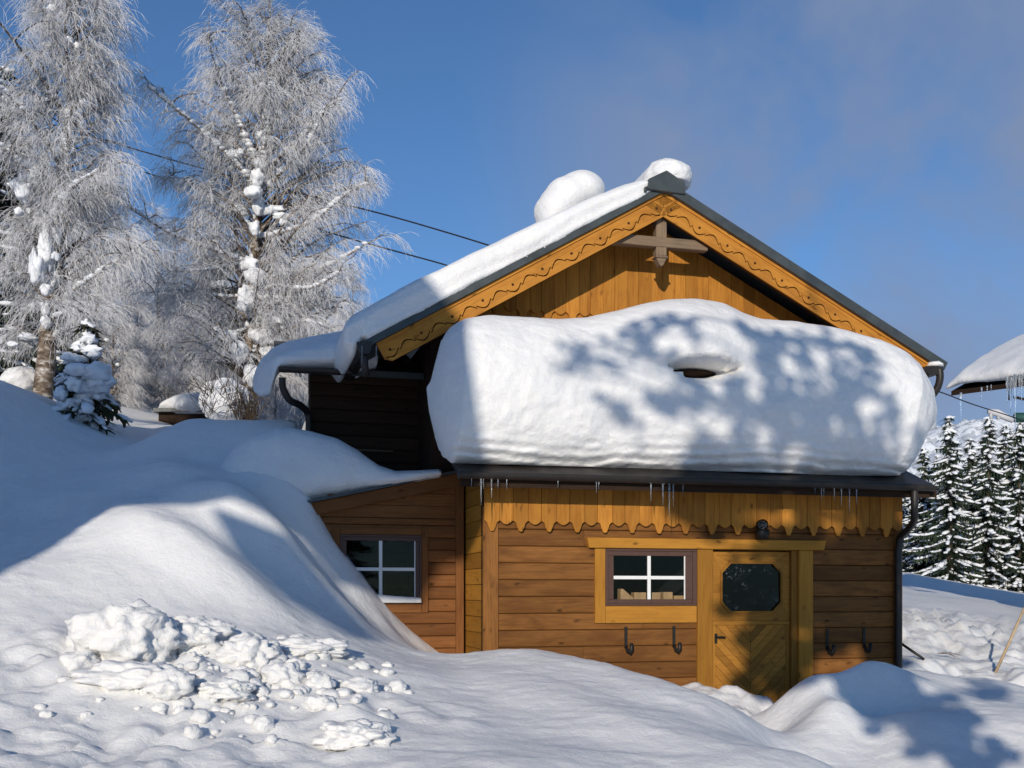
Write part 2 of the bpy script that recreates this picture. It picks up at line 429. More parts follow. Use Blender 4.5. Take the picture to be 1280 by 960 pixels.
# yard and field right of the hut
cp((1135,838,13.8),(1150,830,14.6),(1200,850,14.3),(1190,862,13.4),(1270,845,14.6),(1330,850,14.5),
   (1140,815,16.4),(1200,822,16.6),(1260,826,16.6),(1150,785,18.0),(1215,788,18.2),(1280,790,18.4),(1340,795,18.4),
   (1140,760,20.5),(1200,765,21),(1280,780,21),(1255,757,24),(1280,768,24),(1140,738,27),(1200,756,27),(1150,722,40),(1200,732,40),(1280,746,40),(1340,755,40),
   (1130,715,50),(1280,742,50),(1400,760,50),(1200,725,70))
wp((0.5,24,1.6),(0,32,2.5),(2,50,4.0),(-3,30,4.5),(6,17,0.7),(5.5,20,0.9))
# behind the camera and to the sides
wp((0,0,-0.15),(0,3,-0.05),(-3,3,0.1),(3,3,-0.2),(0,-5,0.0),(-5,-3,1.2),(-10,0,2.6),(-10,6,2.6),(-9,10,2.9),(-14,14,5.0),(6,-3,-0.5),(8,5,-0.5),(10,10,-0.4),
   (0,-15,1.5),(-12,-15,4),(12,-15,0),(-40,-40,10),(40,-40,0),(40,10,-2),(-40,10,10),(60,60,-2),(20,90,3),(-20,90,18),(-60,90,26),(-50,50,20),(60,95,0))
CPA = np.array(CP); _xy = CPA[:, :2]
def _phi(r): return np.sqrt(r*r + 0.16)
_n = len(CPA)
_A = np.zeros((_n+3, _n+3)); _d = np.linalg.norm(_xy[:, None]-_xy[None], axis=2)
_A[:_n, :_n] = -_phi(_d) - 0.02*np.eye(_n)*-1
_A[:_n, _n] = 1; _A[:_n, _n+1:] = _xy; _A[_n, :_n] = 1; _A[_n+1:, :_n] = _xy.T
_w = np.linalg.lstsq(_A, np.concatenate([CPA[:, 2], np.zeros(3)]), rcond=None)[0]
def base_h(X, Y):
    X = np.clip(np.asarray(X, float), -95, 95); Y = np.clip(np.asarray(Y, float), -60, 100)
    sh = X.shape; q = np.stack([X.ravel(), Y.ravel()], 1); out = np.empty(len(q))
    for i in range(0, len(q), 4000):
        c = q[i:i+4000]
        out[i:i+4000] = -_phi(np.linalg.norm(c[:, None]-_xy[None], axis=2)) @ _w[:_n] + _w[_n] + c @ _w[_n+1:]
    return out.reshape(sh)
# value noise in numpy
def vnoise(X, Y, s, seed):
    x = X*s; y = Y*s; xi = np.floor(x).astype(int); yi = np.floor(y).astype(int); fx = x-xi; fy = y-yi
    def h(a, b):
        n = (a*374761393 + b*668265263 + seed*974634777) & 0xffffffff
        n = ((n ^ (n >> 13))*1274126177) & 0xffffffff
        return ((n ^ (n >> 16)) & 0xffff)/65535.0
    fx = fx*fx*fx*(fx*(fx*6-15)+10); fy = fy*fy*fy*(fy*(fy*6-15)+10)
    return (h(xi, yi)*(1-fx)+h(xi+1, yi)*fx)*(1-fy)+(h(xi, yi+1)*(1-fx)+h(xi+1, yi+1)*fx)*fy - 0.5
def sm(a, b, x): 
    t = np.clip((x-a)/(b-a), 0, 1); return t*t*(3-2*t)
def gbase(x, y, y0=6.0, y1=60.0):      # where the ray through photo point (x, y) meets the smooth ground
    Ys = np.geomspace(y0, y1, 500); Xs = (x-640)/F*Ys; Zs = EYE+(HOR-y)/F*Ys
    d = Zs - base_h(Xs, Ys); k = np.argmax(d < 0)
    return Vector((Xs[k], Ys[k], base_h(Xs[k:k+1], Ys[k:k+1])[0])) if d[k] < 0 else Vector((Xs[-1], Ys[-1], Zs[-1]))
# soft ridges on the bank, drawn along photo lines: (x0,y0,x1,y1, half width m, height m)
RIDGES = []
for x0, y0, x1, y1, wd, ht in ((150,660,330,760,0.34,0.16),(245,625,420,760,0.30,0.20),(330,600,470,775,0.26,0.15),(400,700,520,800,0.22,0.12),
                               (640,850,900,950,0.5,0.10),(180,590,250,600,0.3,0.08),(420,905,470,910,0.18,0.09),(560,905,600,912,0.14,0.04)):
    a, b = gbase(x0, y0), gbase(x1, y1); RIDGES.append((a.x, a.y, b.x, b.y, wd, ht))
CHC = gbase(230, 850)
def ground_h(X, Y):
    X = np.asarray(X, float); Y = np.asarray(Y, float)
    Z = base_h(X, Y)
    for ax, ay, bx_, by, wd, ht in RIDGES:
        dx, dy = bx_-ax, by-ay; l2 = dx*dx+dy*dy
        t = np.clip(((X-ax)*dx+(Y-ay)*dy)/l2, 0, 1)
        d2 = (X-ax-t*dx)**2+(Y-ay-t*dy)**2
        Z = Z + 1.35*ht*np.exp(-d2/(wd*wd))*(0.45+0.55*np.sin(np.pi*np.clip(t*0.9+0.05, 0, 1)))
    near = 1-sm(40, 70, np.hypot(X, Y))
    Z = Z + near*(0.10*vnoise(X, Y, 0.8, 1) + 0.035*vnoise(X, Y, 2.3, 2) + 0.015*vnoise(X+0.5*Y, Y*1.5, 6, 3) + 0.010*vnoise(X-0.4*Y, Y*1.3, 11, 31))
    # broken, lumpy snow thrown up bottom left
    r = np.exp(-(((X-CHC.x)/1.9)**2+((Y-CHC.y)/1.0)**2)**2) 
    r2 = np.exp(-(((X-CHC.x+0.2)/2.6)**2+((Y-7.0)/1.4)**2)**2)*0.7
    rr = np.maximum(r, r2)
    lum = np.abs(vnoise(X, Y, 3.0, 4))*0.26 + np.abs(vnoise(X, Y, 6.5, 5))*0.15 + vnoise(X, Y, 15, 6)*0.022
    Z = Z + rr*(lum-0.03)
    # shovelled snow right of the hut, trodden snow by the door
    q = np.exp(-(((X-8.3)/3.2)**2+((Y-18.0)/2.3)**2)**2)
    Z = Z + q*(np.abs(vnoise(X*1.4, Y*0.6, 3.0, 7))*0.34 + vnoise(X, Y, 5, 8)*0.16 + np.abs(vnoise(X, Y, 10, 18))*0.16)
    q2 = np.exp(-(((X-6.4)/1.6)**2+((Y-14.2)/1.4)**2)**2)
    Z = Z + q2*(vnoise(X, Y, 3.2, 9)*0.22 + vnoise(X, Y, 8, 10)*0.08)
    uu = ct*(X-HX)+st*(Y-HY); vv = -st*(X-HX)+ct*(Y-HY)
    q3 = np.exp(-(((uu-3.1)/0.9)**2+((vv+0.7)/0.8)**2)**2)
    Z = Z + q3*(vnoise(X, Y, 5, 11)*0.16+vnoise(X, Y, 12, 12)*0.06)
    # nothing rises inside the hut
    ins = ((uu > 0.14) & (uu < 5.3) & (vv > 0.16) & (vv < 9)) | ((uu > -2.0) & (uu < 0.3) & (vv > 1.12) & (vv < 3.0)) | ((uu > -1.7) & (vv > 2.2) & (vv < 8.5) & (uu < 5.3))
    Z = np.where(ins, np.minimum(Z, -0.3), Z)
    return Z
def gz(X, Y): return float(ground_h(np.array([X]), np.array([Y]))[0])
def gpt(x, y):
    p = gbase(x, y); p.z = gz(p.x, p.y); return p

def axis_grid(lo, a, b, hi, d, g=1.13):
    c = list(np.arange(a, b+1e-6, d)); s = d; x = c[-1]
    while x < hi: s *= g; x += s; c.append(x)
    s = d; x = c[0]; pre = []
    while x > lo: s *= g; x -= s; pre.append(x)
    return np.array(pre[::-1]+c)
gx = axis_grid(-900, -7.2, 7.6, 900, 0.05, 1.10)
gy = axis_grid(-500, 6.0, 16.0, 2500, 0.045, 1.045)
GX, GY = np.meshgrid(gx, gy)
GZ = ground_h(GX, GY)
V = np.stack([GX.ravel(), GY.ravel(), GZ.ravel()], 1)
nx, ny = len(gx), len(gy)
idx = np.arange(nx*ny).reshape(ny, nx)
Q = np.stack([idx[:-1, :-1], idx[:-1, 1:], idx[1:, 1:], idx[1:, :-1]], -1).reshape(-1, 4)
g = np_mesh("snow_ground", V, Q, 'snow_ground'); tag(g, kind='structure')

# far mountain on the right
def mountain():
    nu, nv = 260, 90; V = []
    for j in range(nv):
        for i in range(nu):
            X = 60 + 900*i/(nu-1); t = j/(nv-1); Y = 480 + 420*t
            x = X/Y
            crest = 96 + 22*math.sin((X-200)/170.0) + 0.12*max(0, X-215) + 12*fbm((X/60, Y/90, 3), 1, 4)
            prof = math.sin(min(1, t*1.05)*math.pi/2)**0.9
            z = -12 + (crest+12)*prof + (9*fbm((X/26, Y/26, 1), 1, 5))*(0.3+0.7*math.sin(math.pi*t))
            V.append((X, Y, z))
    ii = np.arange(nu*nv).reshape(nv, nu)
    Q = np.stack([ii[:-1, :-1], ii[:-1, 1:], ii[1:, 1:], ii[1:, :-1]], -1).reshape(-1, 4)
    m, nt, b = mat("mountain_snow")
    geo = nd(nt, "ShaderNodeNewGeometry")
    n1 = noise_tex(nt, geo.outputs["Position"], 0.16, 6, 0.7); n2 = noise_tex(nt, geo.outputs["Position"], 0.018, 4, 0.6)
    mk = mathn(nt, 'MULTIPLY', mathn(nt, 'GREATER_THAN', n1.outputs["Fac"], 0.52), mathn(nt, 'GREATER_THAN', n2.outputs["Fac"], 0.48))
    c = mixc(nt, mathn(nt, 'MULTIPLY', mk, 0.6), (0.84, 0.86, 0.9), (0.22, 0.25, 0.3))
    lk(nt, c, b.inputs["Base Color"]); b.inputs["Roughness"].default_value = 0.8
    o = np_mesh("snowy_mountain", V, Q, m); tag(o, kind='structure')
mountain()

# ------------------------------------------------------------------ the hut
hut = empty("wooden_hut", (HX, HY, 0), TH)
tag(hut, "honey brown wooden alpine hut with carved gable boards and deep snow on its roofs", "hut")

def fnU(v): return lambda a, b, d: Vector((a, d, b))
def minus(a, b, cuts):
    segs = [(a, b)]
    for c, d in cuts:
        n = []
        for s, e in segs:
            if d <= s or c >= e: n.append((s, e)); continue
            if c > s: n.append((s, c))
            if d < e: n.append((d, e))
        segs = n
    return [q for q in segs if q[1]-q[0] > 0.01]
def wall_rect(mb, u0, u1, v0, v1, z0, z1, holes, tone=0.3):
    zs = sorted({z0, z1, *[h[2] for h in holes], *[h[3] for h in holes]})
    zs = [z for z in zs if z0 <= z <= z1]
    for a, b in zip(zs[:-1], zs[1:]):
        cuts = [(h[0], h[1]) for h in holes if h[2] < b-1e-6 and h[3] > a+1e-6]
        for s, e in minus(u0, u1, cuts): mb.bx(s, e, v0, v1, a, b, tone=tone)
def siding(mb, u0, u1, vf, z0, z1, hgt, holes, th=0.028, gap=0.006, butt=None):
    """horizontal boards with a softly rounded face; vf = front face"""
    z = z0
    while z < z1-0.02:
        zt = min(z+hgt, z1)
        hit = [h for h in holes if h[2] < zt-0.004 and h[3] > z+0.004]
        jobs = [(a_, b_, z, zt) for a_, b_ in minus(u0, u1, [(h[0], h[1]) for h in hit])]
        for h in hit:
            if h[2] > z+0.012: jobs.append((max(u0, h[0]), min(u1, h[1]), z, h[2]))
            if h[3] < zt-0.012: jobs.append((max(u0, h[0]), min(u1, h[1]), h[3], zt))
        row_z, row_t = z, zt
        for s, e, z, zt in jobs:
            spans = [(s, e)]
            if butt and e-s > 1.6 and random.random() < 0.6:
                m_ = s+(e-s)*random.uniform(0.3, 0.7); spans = [(s, m_-0.002), (m_+0.002, e)]
            for a, b in spans:
                tone = random.random(); r = Vector((random.random()*40, random.random()*40, 0))
                prof = [(0, th), (0.0, 0.010), (0.05, 0.002), (0.3, -0.004), (0.7, -0.003), (0.95, 0.003), (1.0, 0.012), (1.0, th)]
                hh = zt-z-gap; n = len(prof); vs = []; gs = []
                for uu in (a, b):
                    for pz, pv in prof:
                        vs.append((uu, vf+pv+random.uniform(0, 0.0006), z+pz*hh)); gs.append(r+Vector((uu, pz*hh, pv)))
                fs = [(i, i+1, n+i+1, n+i) for i in range(n-1)]+[tuple(range(n))[::-1], tuple(range(n, 2*n))]
                mb.add(vs, fs, gs, tone)
        z, zt = row_z, row_t
        z = zt

# measured openings on the front plane (v = 0)
def rect(x0, y0, x1, y1, v):
    a, zt = L(x0, y0, v); b, zb = L(x1, y1, v); return a, b, zb, zt
WIN = rect(756, 685.5, 870, 757, 0)          # u0,u1,z0,z1
DOOR_U0, DOOR_U1 = LU(890, 0), LU(991, 0)
DOOR_Z1 = L(940, 688, 0)[1]
zlint0, zlint1 = L(880, 686.5, 0)[1], L(880, 674, 0)[1]
FRONT_U1 = 5.49
GUT_Z = 2.76
holes = [(WIN[0]+0.03, WIN[1]-0.03, WIN[2]+0.03, WIN[3]-0.03), (DOOR_U0, DOOR_U1, -0.5, DOOR_Z1)]
mb = MB(); wall_rect(mb, 0.0, FRONT_U1, 0.03, 0.15, -0.5, 2.9, holes)
mb.bx(FRONT_U1-0.12, FRONT_U1-0.002, 0.155, 9.0, -0.5, 4.2, 'v', 0.3)          # right side
mb.bx(0.002, 0.12, 1.12, 9.0, -0.5, 3.9, 'v', 0.3)                              # left side behind the annex
mb.bx(0.03, FRONT_U1-0.13, 9.02, 9.1, -0.5, 4.2, 'u', 0.3)
mb.build("wall", 'wood_dark', hut)
mb = MB()
cuts = [(WIN[0]+0.01, WIN[1]-0.01, WIN[2]+0.01, WIN[3]-0.01), (DOOR_U0-0.05, LU(1000, 0), -0.5, DOOR_Z1+0.05)]
siding(mb, LU(623, 0), LU(1118, 0), 0.0, 0.02, 2.42, 0.197, cuts, butt=True)
siding(mb, LU(1119, 0), FRONT_U1-0.1, 0.0, 0.02, 0.03, 0.197, [])
mb.build("siding", 'wood_siding', hut)
# left side wall of the front room: boards run back
mb = MB()
z = 0.02; k = 0
while z < 2.9:
    mb.box((0.0, 0.032, z), (0, 0.99, 0), (0.028, 0, 0), (0, 0, 0.185), random.random()); z += 0.19
mb.build("side_boards", 'wood_yellow', hut, bevel=0.004)
# corner boards
for (a, b) in ((LU(605, 0)+0.0, LU(622.5, 0)), (LU(1118.5, 0), FRONT_U1+0.02)):
    mb = MB(); mb.bx(a-0.012, b, -0.022, 0.03, -0.3, 2.44, 'z'); mb.build("corner_board", 'wood_siding', hut, bevel=0.004)

# scalloped cladding under the eave
def scallop(u0, u1, zb, zt, vf, period, n, tip=0.125, th=0.024, name="scalloped_cladding", material='wood_honey'):
    mb = MB(); u = u0; i = 0
    wn, ww = period*0.46, period*0.54
    while u < u1-0.02:
        w = ww if i % 2 == 0 else wn
        a, b = u+0.002, min(u+w-0.002, u1); c = (a+b)/2; h = (b-a)/2
        if i % 2 == 0:      # tulip shaped tip
            pr = [(1.0, 0.0), (0.80, -0.06), (0.62, -0.20), (0.52, -0.42), (0.46, -0.62), (0.34, -0.72), (0.33, -0.82), (0.22, -0.95), (0.0, -1.0)]
            left = [(c-h*x, zb+tip*y) for x, y in pr]; right = [(c+h*x, zb+tip*y) for x, y in pr[::-1][1:]]
            poly = [(a, zt)]+left+right+[(b, zt)]; vv = vf-0.004
        else:
            arc = [(a+(b-a)*t, zb+0.004-0.045*math.sin(math.pi*t)) for t in np.linspace(0, 1, 9)]
            poly = [(a, zt)]+arc+[(b, zt)]; vv = vf
        mb.prism(poly, lambda p, q, d: Vector((p, d, q)), vv, vv+th, gaxis=1, tone=random.random())
        u += w; i += 1
    return mb.build(name, material, hut, bevel=0.003)
zs = L(700, 652.5, 0)[1]
scallop(LU(604, 0)-0.0, FRONT_U1-0.0, zs, 2.74, -0.05, 0.345, 0)
# lintel over window and door, trims, posts
mb = MB(); a, b = LU(732, 0), LU(1030, 0)
mb.prism([(a, zlint1), (a+0.03, zlint0), (b-0.03, zlint0), (b, zlint1)], lambda p, q, d: Vector((p, d, q)), -0.062, 0.03, 0, 0.8)
mb.build("lintel_board", 'wood_yellow', hut, bevel=0.006)
mb = MB(); zt = zlint0-0.003
mb.bx(LU(743, 0), LU(756, 0)-0.002, -0.03, 0.03, L(750, 779, 0)[1], zt, 'z', 0.6)
mb.bx(LU(756, 0), LU(870, 0)-0.004, -0.034, 0.03, L(756, 779, 0)[1], WIN[2]-0.003, 'u', 0.8)
mb.build("window_trim", 'wood_yellow', hut, bevel=0.004)
for a, b in ((LU(870.5, 0), LU(889.5, 0)), (LU(997, 0), LU(1014.5, 0))):
    mb = MB(); mb.bx(a, b, -0.04, 0.03, -0.4, zt, 'z'); mb.build("door_post", 'wood_yellow', hut, bevel=0.005)

def window(x0, y0, x1, y1, gx0, gy0, gx1, gy1, mx, my, v, fr=0.05, depth=0.05):
    u0, u1, z0, z1 = rect(x0, y0, x1, y1, v); a0, a1, b0, b1 = rect(gx0, gy0, gx1, gy1, v)
    mb = MB(); d0, d1 = v-0.03, v+0.03
    # outer frame in two steps
    s = 0.35
    o0, o1, p0, p1 = u0+(a0-u0)*s, u1-(u1-a1)*s, z0+(b0-z0)*s, z1-(z1-b1)*s
    for (q0, q1, r0, r1), (i0, i1, j0, j1), f0, f1 in (((u0, u1, z0, z1), (o0, o1, p0, p1), d0, d1), ((o0, o1, p0, p1), (a0, a1, b0, b1), d0+0.012, d1-0.002)):
        mb.bx(q0, q1, f0, f1, j1, r1); mb.bx(q0, q1, f0, f1, r0, j0)
        mb.bx(q0, i0, f0, f1, j0+0.001, j1-0.001, 'z'); mb.bx(i1, q1, f0, f1, j0+0.001, j1-0.001, 'z')
    w = mb.build("window", 'frame_brown', hut, bevel=0.003)
    mb = MB(); cu = L(mx, 0, v)[0]; cz = L(mx, my, v)[1]; hw = 0.02
    mb.bx(cu-hw, cu+hw, v-0.012, v+0.004, b0, b1, 'z'); mb.bx(a0, cu-hw-0.001, v-0.011, v+0.003, cz-hw, cz+hw); mb.bx(cu+hw+0.001, a1, v-0.011, v+0.003, cz-hw, cz+hw)
    mb.bx(a1-0.012, a1, v-0.012, v+0.002, b0, b1, 'z')
    mb.build("muntin", 'white_paint', w)
    mb = MB(); mb.bx(a0-0.01, a1+0.01, v+0.008, v+0.013, b0-0.01, b1+0.01); mb.build("pane", 'glass', w)
    return (a0, a1, b0, b1)
wm = window(756, 685.5, 870, 757, 766.5, 694.5, 856, 749, 811, 722, 0)
# dim room behind the window (its walls, floor and ceiling)
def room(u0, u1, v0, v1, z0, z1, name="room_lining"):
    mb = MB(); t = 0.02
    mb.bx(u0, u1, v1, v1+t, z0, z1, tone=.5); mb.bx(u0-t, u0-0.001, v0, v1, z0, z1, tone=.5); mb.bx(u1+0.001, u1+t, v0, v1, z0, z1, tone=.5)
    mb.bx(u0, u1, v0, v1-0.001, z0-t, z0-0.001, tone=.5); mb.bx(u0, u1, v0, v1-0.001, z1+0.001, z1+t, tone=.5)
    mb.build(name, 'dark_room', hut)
room(WIN[0]+0.0, WIN[1]-0.0, 0.155, 2.2, WIN[2]-0.0, WIN[3]+0.1)
# wooden boxes on the inside sill
for (x0, y0, x1, y1), lab, slope in (((776, 736, 792, 750), "raw wood box with slanted top inside the window, leftmost on the sill", True), ((793, 740.5, 808, 750), "low raw wood box inside the window just left of the white bar", False),
                    ((814, 740.5, 826, 750), "low raw wood box inside the window just right of the white bar", False), ((829.5, 740, 841, 750), "taller raw wood box inside the window, third from its right", False), ((843, 744.5, 855, 750), "lowest raw wood box inside the window, in its right corner", False)):
    a, zt_ = L(x0, y0, 0.2); b, _ = L(x1, y1, 0.2); zb = WIN[2]+0.001
    mb = MB()
    c0 = H2W(a, 0.2, zb); 
    pts = [(0, 0), (b-a, 0), (b-a, zt_-zb), (0, zt_-zb)] if not slope else [(0, 0), (b-a, 0), (b-a, (zt_-zb)*0.45), (0.03, zt_-zb), (0.0, zt_-zb)]
    mb.prism(pts, lambda p, q, d: Vector((p, d, q)), 0, 0.12)
    o = mb.build("wooden_box", 'box_wood', None, bevel=0.004); o.location = c0; o.rotation_euler = (0, 0, TH)
    tag(o, lab, "box", "wooden boxes inside the window")

# door
mb = MB(); du0, du1 = DOOR_U0+0.012, LU(989, 0); dv = 0.04; dz0, dz1 = -0.05, DOOR_Z1-0.012
oc = rect(902, 704, 976, 764, dv); ch = 0.115
def ring(mb, u0, u1, z0, z1, o0, o1, p0, p1, c, v0, v1):
    outer = [(u0, z0), (u1, z0), (u1, z1), (u0, z1)]
    inner = [(o0+c, p0), (o1-c, p0), (o1, p0+c), (o1, p1-c), (o1-c, p1), (o0+c, p1), (o0, p1-c), (o0, p0+c)]
    segs = [[outer[0], outer[1], inner[1], inner[0]], [outer[1], inner[2], inner[1]], [outer[1], outer[2], inner[3], inner[2]], [outer[2], inner[4], inner[3]],
            [outer[2], outer[3], inner[5], inner[4]], [outer[3], inner[6], inner[5]], [outer[3], outer[0], inner[7], inner[6]], [outer[0], inner[0], inner[7]]]
    t = [0.5, .5, .7, .5, .6, .5, .4, .5]
    for sg, tt in zip(segs, t): mb.prism(sg, lambda p, q, d: Vector((p, d, q)), v0, v1, 0, tt)
zr = L(940, 776, 0)[1]
ring(mb, du0, du1, zr+0.001, dz1, oc[0], oc[1], oc[2], oc[3], ch, dv, dv+0.04)
# rail, stiles, chevron boards
zr2 = zr-0.05
mb.bx(du0, du1, dv-0.008, dv+0.04, zr2, zr, 'u', 0.6)
mb.bx(du0, du0+0.05, dv-0.002, dv+0.04, dz0, zr2-0.001, 'z', 0.6); mb.bx(du1-0.05, du1, dv-0.002, dv+0.04, dz0, zr2-0.001, 'z', 0.4)
mb.bx(du0+0.051, du1-0.051, dv+0.03, dv+0.04, dz0, zr2-0.001, 'u', 0.0)
door = mb.build("door", 'wood_door', hut, bevel=0.003)
mb = MB(); cu = (du0+du1)/2; half = (du1-du0)/2-0.052
for side in (-1, 1):                # chevron boards falling to the middle
    wv = 0.125; k = -1
    zc = dz0-1.0
    while zc < zr2+0.6:
        p = [(0.002, zc), (half, zc+half), (half, zc+half+wv-0.006), (0.002, zc+wv-0.006)]
        # clip to the panel
        def clip(poly, zmin, zmax):
            for lim, keep in ((zmin, lambda z: z >= zmin), (zmax, lambda z: z <= zmax)):
                out = []
                for i in range(len(poly)):
                    A, B = poly[i], poly[(i+1) % len(poly)]
                    if keep(A[1]): out.append(A)
                    if keep(A[1]) != keep(B[1]):
                        t = (lim-A[1])/(B[1]-A[1]); out.append((A[0]+(B[0]-A[0])*t, lim))
                poly = out
                if not poly: break
            return poly
        q = clip(p, dz0, zr2-0.003)
        if len(q) > 2:
            if side < 0: q = [(cu-a, b) for a, b in q][::-1]
            else: q = [(cu+a, b) for a, b in q]
            mb.prism(q, lambda a, b, d: Vector((a, d, b)), dv+0.006, dv+0.029, 0, random.random())
        zc += wv
mb.build("door_panel", 'wood_door', door)
mb = MB(); c2 = ch+0.01; e = 0.02
inner = (oc[0]-e, oc[1]+e, oc[2]-e, oc[3]+e)
def octo(o, c): return [(o[0]+c, o[2]), (o[1]-c, o[2]), (o[1], o[2]+c), (o[1], o[3]-c), (o[1]-c, o[3]), (o[0]+c, o[3]), (o[0], o[3]-c), (o[0], o[2]+c)]
O1, O2 = octo(inner, ch+0.01), octo((oc[0]+.004, oc[1]-.004, oc[2]+.004, oc[3]-.004), ch)
for i in range(8):
    j = (i+1) % 8
    mb.prism([O1[i], O1[j], O2[j], O2[i]], lambda p, q, d: Vector((p, d, q)), dv-0.018, dv-0.001, 0, 0.15)
mb.build("pane_moulding", 'wood_door', door)
mb = MB(); mb.prism(octo((oc[0]-.008, oc[1]+.008, oc[2]-.008, oc[3]+.008), ch), lambda p, q, d: Vector((p, d, q)), dv+0.015, dv+0.022); mb.build("door_pane", 'glass_door', door)
mb = MB(); hu, hz = L(895, 797, dv)
mb.bx(hu-0.022, hu+0.012, dv-0.014, dv-0.003, hz-0.07, hz+0.05, 'z')
mb.tube([(hu-0.005, dv-0.01, hz+0.01), (hu-0.005, dv-0.05, hz+0.012), (hu+0.04, dv-0.055, hz+0.012), (hu+0.10, dv-0.05, hz+0.006)], 0.010, 8)
mb.build("door_handle", 'iron', door)
room(DOOR_U0-0.05, DOOR_U1+0.05, 0.155, 1.8, -0.4, DOOR_Z1+0.1)
mb = MB()   # door frame
mb.bx(LU(889.5, 0)+.001, DOOR_U0+0.010, -0.012, 0.15, -0.4, DOOR_Z1, 'z', 0.7); mb.bx(LU(989.5, 0), LU(997, 0)-.001, 0.0, 0.15, -0.4, DOOR_Z1, 'z', 0.1)
mb.bx(LU(889.5, 0)+.001, LU(997, 0)-.001, 0.0, 0.15, DOOR_Z1+.001, zt, 'u', 0.5)
mb.build("door_frame", 'wood_door', hut, bevel=0.003)

# lamp over the door
lu, lz = L(950, 668, -0.1)
mb = MB()
mb.bx(lu-0.03, lu+0.09, -0.08, -0.055, lz-0.05, lz+0.16, 'z'); mb.tube([(lu+0.03, -0.08, lz), (lu+0.02, -0.13, lz-0.01), (lu, -0.16, lz)], 0.016, 8)
mb.tube([(lu, -0.16, lz-0.065), (lu, -0.16, lz-0.055), (lu, -0.16, lz-0.01), (lu, -0.16, lz+0.055), (lu, -0.16, lz+0.06)], [0.03, 0.06, 0.085, 0.085, 0.07], 16)
lamp = mb.build("wall_lamp", 'iron', hut)
mb = MB(); blob(mb, (lu, -0.16, lz+0.115), (0.075, 0.075, 0.07), 1, 0.0); mb.build("lamp_globe", glass_mat("lamp_glass", tint=(.75, .75, .75), rough=0.08, refl=1.0), lamp)
# iron hooks
for x, y in ((782, 800), (842, 799), (1033.5, 802), (1079.5, 800)):
    a, z = L(x, y, 0); mb = MB()
    mb.bx(a-0.017, a+0.017, -0.016, -0.005, z-0.10, z+0.16, 'z')
    mb.tube([(a, -0.014, z-0.07), (a+0.012, -0.045, z-0.135), (a+0.03, -0.075, z-0.145), (a+0.04, -0.09, z-0.11), (a+0.042, -0.092, z-0.035)], [0.018, 0.022, 0.026, 0.026, 0.02], 8)
    mb.build("hook", 'iron', hut)

# pent roof over the front with the gutter
PV0, PZ0, PV1, PZ1 = -0.50, 2.73, 1.0, 3.36
mb = MB(); sl = (PZ1-PZ0)/(PV1-PV0)
mb.prism([(PV0, PZ0), (PV1-0.01, PZ1), (PV1-0.01, PZ1+0.055), (PV0, PZ0+0.055)], lambda p, q, d: Vector((d, p, q)), -0.40, 5.62, 0, 0.4)
mb.build("pent_roof", 'gutter', hut)
mb = MB()
for k in range(9):
    uu = -0.3+k*0.74
    mb.prism([(PV0+0.06, PZ0-0.10), (PV0+0.06, PZ0-0.002), (0.0, PZ0+sl*0.5-0.002), (0.02, PZ0+sl*0.5-0.16)], lambda p, q, d: Vector((d, p, q)), uu, uu+0.09, 0, 0.3)
mb.bx(-0.38, 5.58, PV0+0.02, PV0+0.045, PZ0-0.11, PZ0-0.002, 'u', 0.3)
mb.build("eave_boards", 'wood_dark', hut)
def half_gutter(u0, u1, v, z, r, name="gutter", lip=0.008):
    mb = MB(); n = 10; vs = []; fs = []
    for rr in (r, r-lip):
        for uu in (u0, u1):
            for i in range(n+1):
                a = math.pi+math.pi*i/n
                vs.append((uu, v+math.cos(a)*rr, z+math.sin(a)*rr))
    m_ = n+1
    for i in range(n):
        fs.append((i, i+1, m_+i+1, m_+i)); fs.append((2*m_+i, 3*m_+i, 3*m_+i+1, 2*m_+i+1))
    fs += [(0, m_, 3*m_, 2*m_), (n, 2*m_+n, 3*m_+n, m_+n)]
    for b0, s0 in ((0, 2*m_), (m_, 3*m_)):
        fs.append(tuple(b0+i for i in range(m_)) )
    mb.add(vs, fs, None, .5, False)
    return mb.build(name, 'gutter', hut)
half_gutter(-0.42, LU(1164, PV0), PV0-0.06, PZ0+0.03, 0.065)
# downpipe at the right corner
pts = []
for x, y, v in ((1143, 612, PV0-0.06), (1143, 640, PV0-0.05), (1142, 652, -0.44), (1134, 663, -0.25), (1126.5, 671, -0.09), (1123.5, 684, -0.065), (1122.8, 700, -0.065), (1122.8, 760, -0.065), (1122.8, 840, -0.065)):
    a, z = L(x, y, v); pts.append((a, v, z))
mb = MB(); mb.tube(catmull(pts, 5), 0.045, 12); mb.build("downpipe", 'gutter', hut)

# upper gable wall
GV = 1.06; BV = 0.45            # gable wall plane, barge board plane
uL, zL = L(470, 437, BV); uR, zR = L(1165, 466, BV); uA, zA = L(828.5, 241.5, BV)
def rake_top(u): return zL+0.07+(zA-zL-0.07)*(u-uL)/(uA-uL) if u < uA else zA+(zR+0.09-zA)*(u-uA)/(uR-uA)
GU0, GU1 = -0.42, 5.62
mb = MB()
mb.prism([(GU0, 2.4), (GU1, 2.4), (GU1, rake_top(GU1)-0.12), (uA, zA-0.12), (GU0, rake_top(GU0)-0.12)], lambda p, q, d: Vector((p, d, q)), GV+0.03, GV+0.15, 0, 0.3)
mb.bx(GU0, GU0+0.14, GV+0.151, 9, 2.4, rake_top(GU0)-0.12, 'v', 0.3); mb.bx(GU1-0.14, GU1, GV+0.151, 9, 2.4, rake_top(GU1)-0.12, 'v', 0.3)
mb.build("gable_wall", 'wood_dark', hut)
